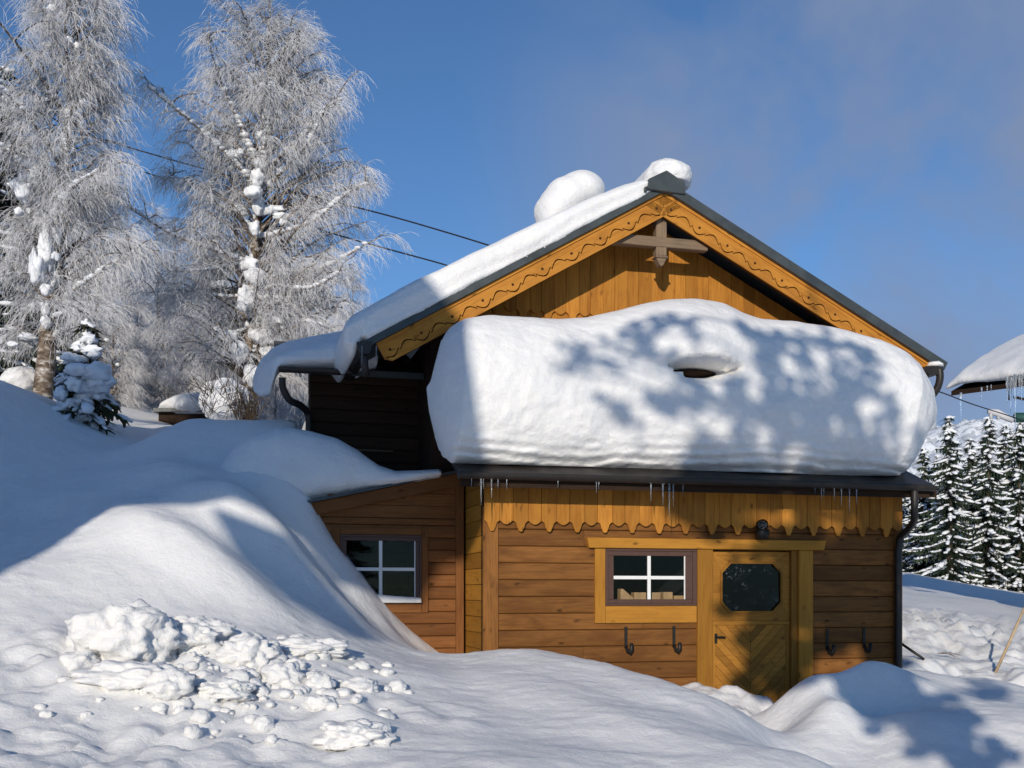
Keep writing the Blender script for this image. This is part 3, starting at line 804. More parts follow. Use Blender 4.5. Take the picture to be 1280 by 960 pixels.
# lower gable boarding, then upper vertical boards with a scalloped lower edge
mb = MB(); u = GU0+0.40
while u < GU1:
    w = random.uniform(0.15, 0.19); mb.bx(u, min(u+w-0.003, GU1), GV+0.002, GV+0.028, 3.3, 5.12, 'z'); u += w
mb.build("gable_boards", 'wood_honey', hut, bevel=0.003)
mb = MB(); zb = L(700, 390, GV-0.03)[1]; u = GU0+0.42; i = 0; per = 0.33
while u < GU1-0.05:
    w = per*(0.54 if i % 2 == 0 else 0.46); a, b = u+0.0015, u+w-0.0015; c = (a+b)/2; h = (b-a)/2
    ta, tb = rake_top(a)-0.14, rake_top(b)-0.14
    if ta > zb+0.02 and tb > zb+0.02:
        top = [(b, tb)]+([(uA, zA-0.14)] if a < uA < b else [])+[(a, ta)]
        if i % 2 == 0:
            pr = [(1.0, 0.0), (0.80, -0.06), (0.62, -0.20), (0.52, -0.42), (0.46, -0.62), (0.34, -0.8), (0.0, -1.0)]
            low = [(c-h*x, zb+0.13*y) for x, y in pr]+[(c+h*x, zb+0.13*y) for x, y in pr[::-1][1:]]; vv = GV-0.03
        else:
            low = [(a+(b-a)*t, zb+0.012-0.045*math.sin(math.pi*t)) for t in np.linspace(0, 1, 9)]; vv = GV-0.026
        mb.prism(low+top, lambda p, q, d: Vector((p, d, q)), vv, GV-0.001, 1, random.random())
    u += w; i += 1
mb.build("gable_boards", 'wood_honey', hut, bevel=0.002)

# barge boards with a carved overlay
def barge(u0, z0, u1, z1, flip):
    A = Vector((u0, 0, z0)); B = Vector((u1, 0, z1)); d = (B-A); ln = d.length; d.normalize()
    n = Vector((-d.z, 0, d.x)); 
    if n.z < 0: n = -n
    cs = abs(d.x); hgt = 0.30*cs*1.0           # face height measured square to the board
    tcut = hgt*abs(d.z)/cs                     # plumb cut at the apex
    mb = MB(); f = lambda t, q, v: A+d*t+n*q+Vector((0, v, 0))
    # lower end slanted, apex plumb
    lo = [(0.0, 0.0), (0.0, -hgt*0.75), (0.07, -hgt), (ln-0.0+ (tcut), -hgt), (ln, 0.0)]
    mb.prism(lo, f, BV, BV+0.045, 0, 0.6)
    o = mb.build("barge_board", 'groove', hut)
    # overlay
    P_ = 0.43; mid = -hgt*0.56; edge = []; dots = []
    t = 0.06; N = 9
    endt = ln
    cusp = -0.032
    s = (endt % P_)
    prof = []
    tt = endt-0.085
    prof.append((endt, mid-0.004)); prof.append((endt-0.06, mid-0.004))
    # walk from the apex down
    while tt > 0.10:
        w1 = 0.20; w2 = P_-w1
        for k in range(N):            # bowl round the dot
            q = k/(N-1); prof.append((tt-w1*q, mid-0.005-0.062*math.sin(math.pi*q)))
        dots.append((tt-w1/2, mid+0.012))
        prof.append((tt-w1-0.012, mid-0.028))
        for k in range(N):            # wave
            q = k/(N-1); prof.append((tt-w1-0.025-(w2-0.05)*q, mid-0.012+0.052*math.sin(math.pi*q)-0.012*q))
        prof.append((tt-P_+0.012, mid-0.032))
        tt -= P_
    prof = [p for p in prof if p[0] > 0.05]
    prof = prof[::-1]
    apx = ln + (-prof[-1][1])*abs(d.z)/cs
    prof[-1] = (apx, prof[-1][1])
    poly = [(0.0, -0.001), (0.0, prof[0][1])]+prof+[(ln, -0.001)]
    mb = MB(); mb.prism(poly, f, BV-0.024, BV-0.001, 0, 0.75)
    gv = 0.017
    lowp = [(p[0], p[1]-gv) for p in prof]
    lowp[-1] = (ln+(gv-prof[-1][1])*abs(d.z)/cs, lowp[-1][1])
    low = [(0.0, prof[0][1]-gv)]+lowp+[(ln+tcut, -hgt), (0.07, -hgt), (0.0, -hgt*0.75)]
    mb.prism(low, f, BV-0.024, BV-0.001, 0, 0.7)
    mb.build("carved_overlay", 'wood_honey', o)
    for t_, q in dots:
        if t_ < 0.1: continue
        mb = MB(); ring_ = [(t_+0.017*math.cos(a), q+0.017*math.sin(a)) for a in np.linspace(0, 2*math.pi, 13)[:-1]]
        mb.prism(ring_, f, BV-0.0265, BV-0.02); mb.build("drilled_hole", 'groove', o)
    # thin moulding along the top
    mb = MB(); mb.prism([(0.0, 0.001), (ln, 0.001), (ln, -0.035), (0.0, -0.035)], f, BV-0.040, BV-0.0245, 0, 0.9); mb.build("top_moulding", 'wood_honey', o)
    return o
barge(uL, zL+0.065, uA-0.001, zA, False)
barge(uR, zR+0.09, uA+0.001, zA, True)
# roof planes
def roof_plane(ua, za, ub, zb, v0, v1, th, name="roof", lift=0.004):
    A = Vector((ua, 0, za)); B = Vector((ub, 0, zb)); d = (B-A).normalized(); n = Vector((-d.z, 0, d.x)); n = n if n.z > 0 else -n
    mb = MB(); f = lambda t, q, v: A+d*t+n*q+Vector((0, v, 0))
    ln = (B-A).length; cs = abs(d.x); e = th*abs(d.z)/cs
    mb.prism([(-0.02, lift), (ln, lift), (ln-e, th), (-0.02, th)], f, v0, v1, 0, 0.5)
    return mb.build(name, 'roof', hut)
uE, zE = uL-0.14, zL+0.065-0.08
roof_plane(uE, zE+0.0, uA-0.001, zA+0.0, BV-0.08, 9.3, 0.085)
uF, zF = uR+0.10, zR+0.09-0.06
roof_plane(uF, zF, uA+0.001, zA, BV-0.10, 9.3, 0.12)
mb = MB(); ra, rz = uA, zA+0.055
mb.prism([(ra-0.25, rz-0.07), (ra-0.235, rz+0.06), (ra+0.0, rz+0.185), (ra+0.235, rz+0.06), (ra+0.25, rz-0.09)], lambda p, q, d: Vector((p, d, q)), BV-0.13, 9.0)
mb.prism([(ra-0.29, rz-0.11), (ra-0.29, rz-0.045), (ra-0.252, rz-0.03), (ra-0.252, rz-0.09)], lambda p, q, d: Vector((p, d, q)), BV-0.12, 9.0)
mb.build("ridge_cap", 'roof', hut, bevel=0.006)
# king post and tie beam
mb = MB(); ka, kz1 = L(826.5, 280, BV+0.08); _, kz0 = L(826.5, 325, BV+0.08)
mb.bx(ka-0.07, ka+0.07, BV+0.06, BV+0.18, kz0+0.05, kz1+0.08, 'z'); mb.bx(ka-0.085, ka+0.085, BV+0.045, BV+0.195, kz0+0.02, kz0+0.05, 'z')
mb.prism([(ka-0.07, kz0+0.02), (ka+0.07, kz0+0.02), (ka+0.03, kz0-0.06), (ka, kz0-0.09), (ka-0.03, kz0-0.06)], lambda p, q, d: Vector((p, d, q)), BV+0.06, BV+0.18)
mb.build("king_post", 'wood_grey', hut, bevel=0.008)
mb = MB(); _, tz = L(826, 302, BV+0.05); mb.bx(LU(768, BV+.03), LU(886, BV+.03), BV+0.05, BV+0.17, tz-0.065, tz+0.06, 'u', 0.7); mb.build("tie_beam", 'wood_grey', hut, bevel=0.008)
# eave gutters of the main roof with end shoes
def shoe(x0, y0, pts, name="gutter_outlet"):
    mb = MB(); mb.tube(catmull(pts, 5), [0.07]*1+[0.06]*(len(catmull(pts, 5))-1), 10); return mb.build(name, 'gutter', hut)
gl = []
half = None
mb = MB()
vg = BV-0.12
a, z = L(458, 428, vg)
mb.prism([(a-0.11, z+0.0), (a-0.10, z-0.08), (a-0.05, z-0.13), (a+0.03, z-0.13), (a+0.06, z-0.08), (a+0.07, z+0.02)], lambda p, q, d: Vector((p, d, q)), vg-0.0, 9.2)
mb.tube([(a-0.02, vg+.06, z-.1), (a-0.01, vg+.08, z-.26), (a+.02, vg+.14, z-.36)], [.05, .045, .04], 8)
mb.build("gutter", 'gutter', hut)
vg = BV-0.14; a, z = L(1171, 461, vg); mb = MB()
mb.prism([(a-0.16, z+0.03), (a-0.2, z-0.02), (a-0.11, z-0.09), (a+0.05, z-0.07), (a+0.10, z+0.02), (a+0.02, z+0.04)], lambda p, q, d: Vector((p, d, q)), vg, 9.2)
mb.build("gutter", 'gutter', hut)
pts = [(*[L(x, y, v)[0] for _ in (0,)], v, L(x, y, v)[1]) for x, y, v in ((1174, 461, vg+0.03), (1175, 472, vg+.03), (1172.5, 483, vg+.06), (1167, 492, vg+.12), (1160, 500, vg+.3), (1150, 508, vg+.5))]
mb = MB(); mb.tube(catmull(pts, 5), 0.05, 10); mb.build("downpipe", 'gutter', hut)

# annex
AV = 1.0
au0, az0 = L(372, 632, AV-0.04); au1, az1 = L(584, 589, AV-0.04)
def arake(u): return az0+(az1-az0)*(u-au0)/(au1-au0)
aw = rect(425, 668, 526.5, 750, AV)
mb = MB(); au_left = -2.12
hole = (aw[0]+.03, aw[1]-.03, aw[2]+.03, aw[3]-.03)
mb.bx(au_left, hole[0], AV+0.03, AV+0.12, -0.3, az0-0.05, tone=.3); mb.bx(hole[1], -0.005, AV+0.03, AV+0.12, -0.3, az0-0.05, tone=.3)
mb.bx(hole[0]+.001, hole[1]-.001, AV+0.03, AV+0.12, -0.3, hole[2], tone=.3); mb.bx(hole[0]+.001, hole[1]-.001, AV+0.03, AV+0.12, hole[3], az0-0.05, tone=.3)
mb.prism([(au_left, az0-0.049), (-0.005, az0-0.049), (-0.005, arake(0)-0.06)], lambda p, q, d: Vector((p, d, q)), AV+0.03, AV+0.12, 0, .3)
mb.bx(au_left, au_left+0.1, AV+0.121, 3.0, -0.3, az0-0.1, 'v', .3)
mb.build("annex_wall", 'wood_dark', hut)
mb = MB(); ac0 = LU(569.5, AV)
tr = (LU(415, AV), LU(535, AV), L(500, 766, AV)[1], L(500, 660, AV)[1])
siding(mb, au_left+0.0, ac0-0.002, AV, 0.3, az0-0.12, 0.152, [(aw[0]+.01, aw[1]-.01, aw[2]+.01, aw[3]-.01)])
# upper boards cut along the roof slope
z = az0-0.12; 
while z < az1:
    zt_ = z+0.152; uc = au0+(z+0.05-az0)/(az1-az0)*(au1-au0)
    if uc < ac0-0.1: mb.bx(max(uc, au_left), ac0-0.002, AV+0.001, AV+0.028, z, min(zt_-0.006, arake(-0.05)-0.1), 'u')
    z = zt_
mb.build("annex_siding", 'wood_annex', hut)
mb = MB(); mb.bx(ac0, LU(579.5, AV), AV-0.022, AV+0.03, -0.3, arake(-0.15)-0.1, 'z', 0.6); mb.build("corner_board", 'wood_annex', hut, bevel=0.004)
mb = MB()
mb.bx(tr[0], aw[0]-.002, AV-0.022, AV+.03, tr[2], tr[3], 'z', .5); mb.bx(aw[1]+.002, tr[1], AV-0.022, AV+.03, tr[2], tr[3], 'z', .6)
mb.bx(aw[0], aw[1], AV-0.021, AV+.03, tr[2], aw[2]-.003, 'u', .6); mb.bx(aw[0], aw[1], AV-0.021, AV+.03, aw[3]+.003, tr[3], 'u', .5)
mb.build("window_trim", 'wood_annex', hut, bevel=0.004)
aw2 = window(425, 668, 526.5, 750, 433, 675.5, 519, 748, 475.6, 711.5, AV)
room(aw[0], aw[1], AV+0.125, AV+1.6, aw[2], aw[3]+0.02)
# annex roof with rake board
mb = MB()
a0, a1 = au_left-0.25, LU(583, AV-0.06)
mb.prism([(a0, arake(a0)-0.0), (a1, arake(a1)-0.0), (a1, arake(a1)+0.035), (a0, arake(a0)+0.035)], lambda p, q, d: Vector((p, d, q)), AV-0.12, 3.4, 0, .4)
mb.build("annex_roof", 'roof', hut)
mb = MB()
mb.prism([(a0, arake(a0)-0.16), (a1, arake(a1)-0.16), (a1, arake(a1)-0.004), (a0, arake(a0)-0.004)], lambda p, q, d: Vector((p, d, q)), AV-0.07, AV-0.035, 0, .3)
mb.build("barge_board", 'wood_annex', hut, bevel=0.003)

# rear wing with its own eave
WV = 2.0
wu0 = LU(388, WV); ez = L(400, 466, WV-0.42)[1]
mb = MB(); mb.bx(wu0, GU0-0.002, WV+.03, WV+0.14, 1.5, ez+0.3, tone=.3); mb.bx(wu0, wu0+.12, WV+.141, WV+.4, 1.5, ez+0.12, 'v', .3)
mb.build("wing_wall", 'wood_dark', hut)
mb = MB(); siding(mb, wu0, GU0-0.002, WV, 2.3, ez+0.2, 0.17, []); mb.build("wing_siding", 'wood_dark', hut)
mb = MB(); we0 = LU(350, WV-.42)
mb.prism([(WV-0.42, ez-0.02), (WV+1.6, ez+0.75), (WV+1.6, ez+0.83), (WV-0.42, ez+0.06)], lambda p, q, d: Vector((d, p, q)), we0, GU0-0.01, 0, .4)
mb.build("wing_roof", 'roof', hut)
half_gutter(we0-0.02, LU(440, WV-.5), WV-0.49, ez+0.03, 0.06)
pts = []
for x, y, v in ((353, 472, WV-.49), (354, 486, WV-.47), (362, 500, WV-.40), (374, 506, WV-.25), (383, 514, WV-.1), (386, 527, WV-.06), (386, 560, WV-.06), (386, 620, WV-.06)):
    a, z = L(x, y, v); pts.append((a, v, z))
mb = MB(); mb.tube(catmull(pts, 5), 0.045, 10); mb.build("downpipe", 'gutter', hut)
mb = MB(); a, z = L(440, 562, WV-.1); b, z2 = L(492, 564, WV-.1); mb.tube([(a, WV-.1, z), (b, WV-.1, z2)], 0.012, 6); mb.build("rail", 'wood_grey', hut)
# chimney
cv = 2.6; cu_, cz_ = L(716, 262, cv)
mb = MB(); mb.bx(cu_-0.22, cu_+0.22, cv-0.22, cv+0.22, cz_-0.9, cz_+0.02, 'z', .5); mb.bx(cu_-0.28, cu_+0.28, cv-0.28, cv+0.28, cz_+0.021, cz_+0.08, 'u', .5); mb.build("chimney", 'stone', hut, bevel=0.01)

# ------------------------------------------------------------------ snow lying on the hut
def hut_obj(o): o.location = (HX, HY, 0); o.rotation_euler = (0, 0, TH); return o
def loft(name, sections, m='snow', closed_ends=True):
    """sections: list of rings (same count) in hut coords"""
    n = len(sections[0]); V = [p for s in sections for p in s]; Fq = []
    for i in range(len(sections)-1):
        for j in range(n):
            j2 = (j+1) % n; Fq.append((i*n+j, (i+1)*n+j, (i+1)*n+j2, i*n+j2))
    Fq.append(tuple(range(n))); Fq.append(tuple((len(sections)-1)*n+j for j in range(n))[::-1])
    me = bpy.data.meshes.new(name); me.from_pydata([tuple(p) for p in V], [], Fq)
    bm = bmesh.new(); bm.from_mesh(me); bmesh.ops.recalc_face_normals(bm, faces=bm.faces[:]); bm.to_mesh(me); bm.free()
    me.polygons.foreach_set("use_smooth", [True]*len(me.polygons)); me.materials.append(M[m])
    o = bpy.data.objects.new(name, me); COL.objects.link(o)
    return hut_obj(o)
def superring(vc, zc, rv, rz, n, pw=3.0, flatb=None):
    out = []
    for i in range(n):
        a = 2*math.pi*i/n; c, s = math.cos(a), math.sin(a)
        x = math.copysign(abs(c)**(2/pw), c); y = math.copysign(abs(s)**(2/pw), s)
        out.append([vc+rv*x, zc+rz*y])
    return out
# big slab on the pent roof
VS = -0.5
top_c = [(533.5,470),(535,440),(541,420),(552,407),(570,398),(600,393.5),(650,396),(690,399.5),(730,397),(770,388),(800,380),(835,374),(868,373.5),(900,379),(925,391),(945,398),(985,402),(1040,411),(1085,422),(1110,433),(1135,451),(1155,475),(1168,497),(1175,518),(1177.5,535)]
bot_c = [(533.5,470),(537,500),(546,535),(556,565),(566,582),(620,585.5),(700,587),(800,589),(900,594),(1000,597),(1100,599),(1140,598),(1155,590),(1166,572),(1174,552),(1177.5,535)]
def slab():
    NU, NS = 320, 260
    x0, x1 = 533.6, 1177.4
    secs = []
    for i in range(NU):
        t = i/(NU-1); x = x0+(x1-x0)*(0.5-0.5*math.cos(math.pi*t))*0.35+(x1-x0)*t*0.65
        yt, yb = interp(x, top_c), interp(x, bot_c)
        for k in range(1):
            yt = (interp(x-6, top_c)+2*yt+interp(x+6, top_c))/4 if x0+8 < x < x1-8 else yt
        ef = min(1, ((x-x0)/38))*min(1, (x1-x)/55); ef = max(0.02, ef)**0.55      # ends round off
        # top seen at v~0.25, bottom at v~-0.45
        u, zt_ = L(x, yt, 0.15); ub, zb_ = L(x, yb, -0.50)
        rng_ = superring(0, 0, 1, 1, NS, 2.7)
        ring = []
        for c, s in rng_:
            z = (zt_+zb_)/2+(zt_-zb_)/2*s
            h = (s+1)/2
            vfr = -0.62+0.10*(1-h)**2*0.0+0.5*max(0, h-0.45)**1.6*1.1      # front leans back to the top
            vbk = 0.98
            vc, rv = (vfr+vbk)/2, (vbk-vfr)/2
            v = vc+rv*c*ef*(1 if c < 0 else 1)
            # lower back follows the roof
            zroof = PZ0+0.058+sl*(v-PV0)
            if z < zroof and v > -0.40: z = zroof if v < 0.95 else z
            uu = u+(ub-u)*(1-h)
            wl = max(0.0, 1-(x-x0)/230.0)
            uu += 0.17*max(0.0, v+0.5)*wl
            ring.append([uu, v, z])
        secs.append(ring)
    # relief: soft bulges, layers low down, the overhanging lip with a dark slit
    bu, bz = L(868, 425, -0.4); su, sz = L(876, 461, -0.45)
    for ring in secs:
        for p in ring:
            u, v, z = p
            front = max(0.0, min(1.0, (0.35-v)/0.6))
            d = 0.05*fbm((u*0.9, z*0.9, v), 1.0, 3)+0.020*fbm((u*3, z*4, v*3), 1.0, 3)+0.007*fbm((u*9, z*16, v*9), 1.0, 2)
            low = max(0, min(1, (3.28-z-0.06*math.sin(u*1.7))/0.35))
            wav = z+0.035*math.sin(u*1.3+0.5)+0.03*fbm((u*1.5, 2, 0), 1, 3)
            d += low*(0.018*math.sin(wav*58+1.5*fbm((u*0.8, 5, 0), 1, 2))+0.014*fbm((u*2.5, z*18, 1), 1, 3))
            # bulge
            eu, ez_ = (u-bu)/0.62, (z-bz)/0.40
            r = eu*eu+ez_*ez_
            lip = sz+0.035+0.05*((u-su)/0.5)**2*0
            if z > lip-0.02: d += 0.20*math.exp(-r*1.4)*min(1, max(0, (z-lip+0.02)/0.05))
            # slit
            q = ((u-su)/0.36)**2+((z-sz)/0.062)**2
            if q < 1.6: d -= 0.60*max(0, 1-q/1.6)**0.5
            q2 = ((u-su)/0.52)**2+((z-sz+0.10)/0.14)**2
            if q2 < 1 and z < sz: d -= 0.10*(1-q2)
            p[1] = v-d*front
            p[2] = z+0.3*d*(1-front)
    return loft("snow_slab", secs)
sl_o = slab(); mb = MB(); a, z = L(876, 462, -0.35); blob(mb, (a, -0.14, z-0.004), (0.30, 0.13, 0.045), 3, .05, 1.5, 3); mb.build("slit_filler", 'wood_dark', hut)  # dark flattened blob added inside the slit to make it dark
tag(sl_o, "huge rounded slab of snow overhanging the front pent roof above the door", "snow slab")

# snow on the left main roof slope
def roof_snow():
    NT, NS = 90, 60; secs = []
    topc = [(428,418),(430,406),(440,393),(480,371),(520,349),(560,331),(600,312),(660,283),(700,264),(740,246),(780,231),(800,226),(812,228)]
    for i in range(NT):
        t = i/(NT-1)
        x = 428.5+(810-428.5)*t
        u, zt_ = L(x, interp(x, topc), BV+0.05)
        zb_ = (zE+(zA-zE)*(u-uE)/(uA-uE))+0.035
        if u < uE: zb_ = zE+0.10-0.40*(uE-u)
        if x < 446: zb_ = min(zb_, L(x, interp(x, [(428,425),(432,440),(440,452),(446,440)]), BV+.05)[1])
        zt_ = max(zt_, zb_+0.02)
        ring = []
        ef = min(1, 0.25+(x-428)/30)*min(1, 0.3+(811-x)/12)
        for c, s in superring(0, 0, 1, 1, NS, 3.2):
            z = (zt_+zb_)/2+(zt_-zb_)/2*s
            v0, v1 = BV-0.105, 8.8
            v = v0+(v1-v0)*(c+1)/2 if c > -0.999 else v0
            # keep the front edge densely rounded
            v = v0+ (0.30*(1-(-c if c < 0 else 0)) if c < 0 else 0.30+(v1-v0-0.3)*c)
            d = 0.03*fbm((u*2, z*2, v*2), 1, 3)+0.012*math.sin((z-0.56*u)*32+2*fbm((u, 1, 0), 1, 2))*(1 if s < .6 else .3)
            if s < -0.75: d += 0.03*fbm((u*9, 2, 7), 1, 2)
            ring.append((u, v-d*(1 if c < 0 else 0), z+0.02*fbm((u*1.3, v*1.3, 4), 1, 3)+ (0.02*fbm((u*12, 0, 3), 1, 2) if s < -0.8 else 0)))
        secs.append(ring)
    return loft("roof_snow", secs)
o = roof_snow(); tag(o, "long thick snow layer on the left slope of the main gable roof", "roof snow")
# wing roof snow
def wing_snow():
    NT, NS = 70, 50; secs = []
    topc = [(318,492),(322,472),(330,455),(345,441),(365,432),(390,426),(420,420),(446,414),(470,412)]
    botc = [(318,494),(326,500),(338,494),(346,470),(350,464),(437,464),(446,474),(452,470),(470,462)]
    for i in range(NT):
        x = 318.5+(470-318.5)*i/(NT-1)
        u, zt_ = L(x, interp(x, topc), WV-.3); _, zb_ = L(x, interp(x, botc), WV-.45)
        if zt_ < zb_+0.03: zt_ = zb_+0.03
        ring = []
        ef = min(1, 0.15+(x-318)/26)
        for c, s in superring(0, 0, 1, 1, NS, 3.0):
            h = (s+1)/2; z = zb_+(zt_-zb_)*h
            v0 = WV-0.55+0.12*h; v = (v0+0.9)+(0.9*c*ef if c < 0 else 0.9*c)
            z += max(0, v-v0-0.25)*0.30
            d = 0.03*fbm((u*2, z*2, v*2), 1, 3)+0.010*math.sin(z*55+2*fbm((u, 1, 0), 1, 2))
            ring.append((u, v-d*(1 if c < 0 else 0), z))
        secs.append(ring)
    return loft("roof_snow", secs)
o = wing_snow(); tag(o, "short snow layer on the low rear wing roof left of the main gable", "roof snow")
# snow on the annex roof, running into the bank
def annex_snow():
    NT, NS = 80, 50; secs = []
    topc = [(245,640),(270,585),(295,552),(315,539),(340,533),(365,533),(390,538),(420,547),(445,562),(470,582),(490,590),(510,590),(545,589)]
    for i in range(NT):
        x = 245+(542-245)*i/(NT-1)
        u, zt_ = L(x, interp(x, topc), AV+0.35); zb_ = arake(u)-0.025
        ub = u
        if zt_ < zb_+0.012: zt_ = zb_+0.012
        thick = zt_-zb_
        ring = []
        for c, s in superring(0, 0, 1, 1, NS, 2.6):
            h = (s+1)/2; z = zb_+thick*h
            v0 = AV-0.20+0.30*h*min(1, thick); v1 = WV-0.02
            v = (v0+v1)/2+(v1-v0)/2*c
            d = 0.05*fbm((u*1.4, z*1.4, v), 1, 3)*min(1, thick*2)+ (0.02*fbm((u*8, z*8, 0), 1, 2) if s < -.5 else 0)
            ring.append((u, v-d*(1 if c < 0 else 0), z-(0.03 if u < au_left-.2 else 0)))
        secs.append(ring)
    return loft("roof_snow", secs)
o = annex_snow(); tag(o, "snow drift on the small left annex roof, tapering to its upper end", "roof snow")
# chimney snow, ridge knob, sill snow
mb = MB(); c, z = cu_, cz_
a, zz = L(722, 243, cv)
blob(mb, (a+.02, cv-0.05, zz), (0.36, 0.42, 0.29), 3, 0.05, 1.0, 5)
a, zz = L(710, 247, cv-.1); blob(mb, (a, cv-0.08, zz), (0.34, 0.40, 0.28), 4, 0.05, 1.0, 5)
a, zz = L(702, 255, cv-.15); blob(mb, (a, cv-0.08, zz), (0.31, 0.38, 0.27), 7, 0.05, 1.0, 5)
a, zz = L(696, 261, cv-.2); blob(mb, (a, cv-0.1, zz), (0.29, 0.36, 0.25), 5, 0.05, 1.0, 5)
a, zz = L(688, 268, cv-.2); blob(mb, (a+.01, cv-0.1, zz), (0.18, 0.33, 0.25), 6, 0.05, 1.0, 5)
o = hut_obj(mb.build("chimney_snow", 'snow'))
rm = o.modifiers.new("fuse", 'REMESH'); rm.mode = 'VOXEL'; rm.voxel_size = 0.022; rm.use_smooth_shade = True
sm_ = o.modifiers.new("settle", 'SMOOTH'); sm_.iterations = 22; sm_.factor = 0.6
tag(o, "lopsided snow cap on the chimney behind the roof edge", "snow cap")
mb = MB(); a, zz = L(827, 230, BV+0.4)
vs, fs = ico(5); out = []
for v in vs:
    k = 1+0.10*fbm(v+Vector((9, 2, 1)), 1.3, 3); q = v*k
    zq = q.z if q.z > -0.25 else -0.25+(q.z+0.25)*0.3
    yy = q.y*(0.33 if q.y < 0 else 5.0)
    out.append((a+q.x*0.31-(0.0), BV+0.22+yy, zz-0.03+zq*0.27-0.0))
mb.add(out, fs, None, .5, True)
o = hut_obj(mb.build("ridge_snow", 'snow')); tag(o, "rounded snow roll capping the ridge behind the dark ridge end", "snow cap")
mb = MB()
secs = []
for i in range(24):
    t = i/23; u = aw[0]+0.30+(aw[1]-aw[0]-0.31)*t; hgt = 0.115-0.055*t+0.01*fbm((u*5, 0, 0), 1, 2); zb_ = aw[2]-0.0
    n = 14; secs.append([(u, AV-0.085+0.06*(1-math.cos(a))*1.0-0.0, zb_+0.002-0.035+hgt*max(0, math.sin(a)) if True else 0) for a in np.linspace(0, math.pi, n)])
o = loft("sill_snow", secs); tag(o, "thin wedge of snow on the left annex window sill", "snow wedge")
mb = MB(); a, zz = L(1171, 456, BV-.1); blob(mb, (a, BV-.05, zz), (0.11, 0.12, 0.055), 2, .15, 1.5, 3, .4)
o = hut_obj(mb.build("gutter_snow", 'snow')); tag(o, "little snow cap on the right gutter end of the main roof", "snow cap")

# icicles under the front gutter
def icicle(p, ln, r, label, group, seed):
    rr = random.Random(seed); mb = MB(); path = []; rad = []; n = 7
    for i in range(n):
        t = i/(n-1); path.append((rr.uniform(-1, 1)*0.004*ln*10*t*0.1, rr.uniform(-1, 1)*0.003, -ln*t)); rad.append(max(0.0012, r*(1-t)**0.8*(1+0.15*rr.uniform(-1, 1))))
    mb.tube(path, rad, 7); o = mb.build("icicle", 'ice'); o.location = p; tag(o, label, "icicle", group); return o
gi = "icicles under the front gutter"
for k, (x, ln, r) in enumerate([(589, .10, .006), (601, .30, .012), (604, .12, .006), (614, .22, .011), (622, .12, .007), (633, .13, .007), (697, .09, .006), (745, .14, .007), (748, .10, .006), (813, .22, .010), (828, .26, .010), (836, .40, .011), (841, .28, .008), (853, .14, .006),
                                (1026, .18, .008), (1029, .12, .006), (1042, .16, .007), (1051, .22, .008), (1061, .30, .009), (1070, .22, .009), (1018, .08, .006)]):
    a, z = L(x, 598, PV0-0.06); p = H2W(a, PV0-0.075, PZ0-0.022)
    lab = {1: "long icicle under the left end of the front gutter", 11: "longest icicle of the front gutter, in the bunch above the window's right edge", 18: "longest icicle of the front gutter right of the wall lamp"}.get(k)
    if not lab: lab = "thin short icicle hanging under the front gutter"
    icicle(p, ln, r, lab, gi, k)
for k, x in enumerate((452, 470)):
    a, z = L(x, 432, BV-.1); p = H2W(a, BV-.13, z); icicle(p, .24, .007, ("icicle at the outer side of the left main gutter end" if k == 0 else "icicle beside the left foot of the carved gable board"), "icicles at the left gutter end", 60+k)

# ------------------------------------------------------------------ loose snow lumps, bottom left
gl_ = "snow lumps thrown up bottom left"
big = [((157, 812), (.45, .40, .34), "largest round snow lump, standing at the left of the broken snow"), ((244, 803), (.34, .30, .19), "flat broad snow lump right behind the largest lump"),
       ((312, 824), (.28, .25, .20), "knobbly snow lump in the middle of the broken snow"), ((385, 812), (.36, .25, .10), "long low snow lump at the upper right of the broken snow"),
       ((354, 852), (.18, .17, .14), "fist shaped snow lump just below the knobbly one"), ((400, 861), (.11, .10, .10), "small round snow lump right of the fist shaped one"),
       ((449, 861), (.17, .14, .08), "flat snow lump at the right edge of the broken snow"), ((165, 850), (.44, .30, .15), "broad low snow lump under the largest one"),
       ((212, 872), (.19, .17, .12), "rounded snow lump below and right of the largest one"), ((281, 868), (.22, .17, .09), "low snow lump in the centre front of the broken snow"),
       ((443, 918), (.28, .24, .12), "smooth bright snow lump lowest to the right"), ((400, 878), (.13, .11, .08), "small low snow lump below the small round one"),
       ((368, 832), (.10, .10, .09), "small snow lump between knobbly and long low lump"), ((100, 830), (.16, .15, .12), "snow lump at the left foot of the largest one")]
for k, ((x, y), r, lab) in enumerate(big):
    p = gpt(x, y+8); s = p.y/9.0
    mb = MB(); blob(mb, (0, 0, 0), (r[0], r[1], r[2]), k+2, 0.30, 1.7, 5 if r[0] > .2 else 4, 0.0, random.uniform(-.5, .5), 0.22)
    o = mb.build("snow_lump", 'snow_lump'); o.location = (p.x, p.y, p.z+r[2]*0.22); tag(o, lab, "snow lump", gl_)
smalls = []
for k in range(5):
    mb = MB(); blob(mb, (0, 0, 0), (1, .9, .8), k+40, 0.30, 1.4, 3, 0, 0, 0.15); smalls.append(mb)
protos = [mb.build("snow_lump", 'snow_lump') for mb in smalls]
rs = random.Random(5); cnt = 0
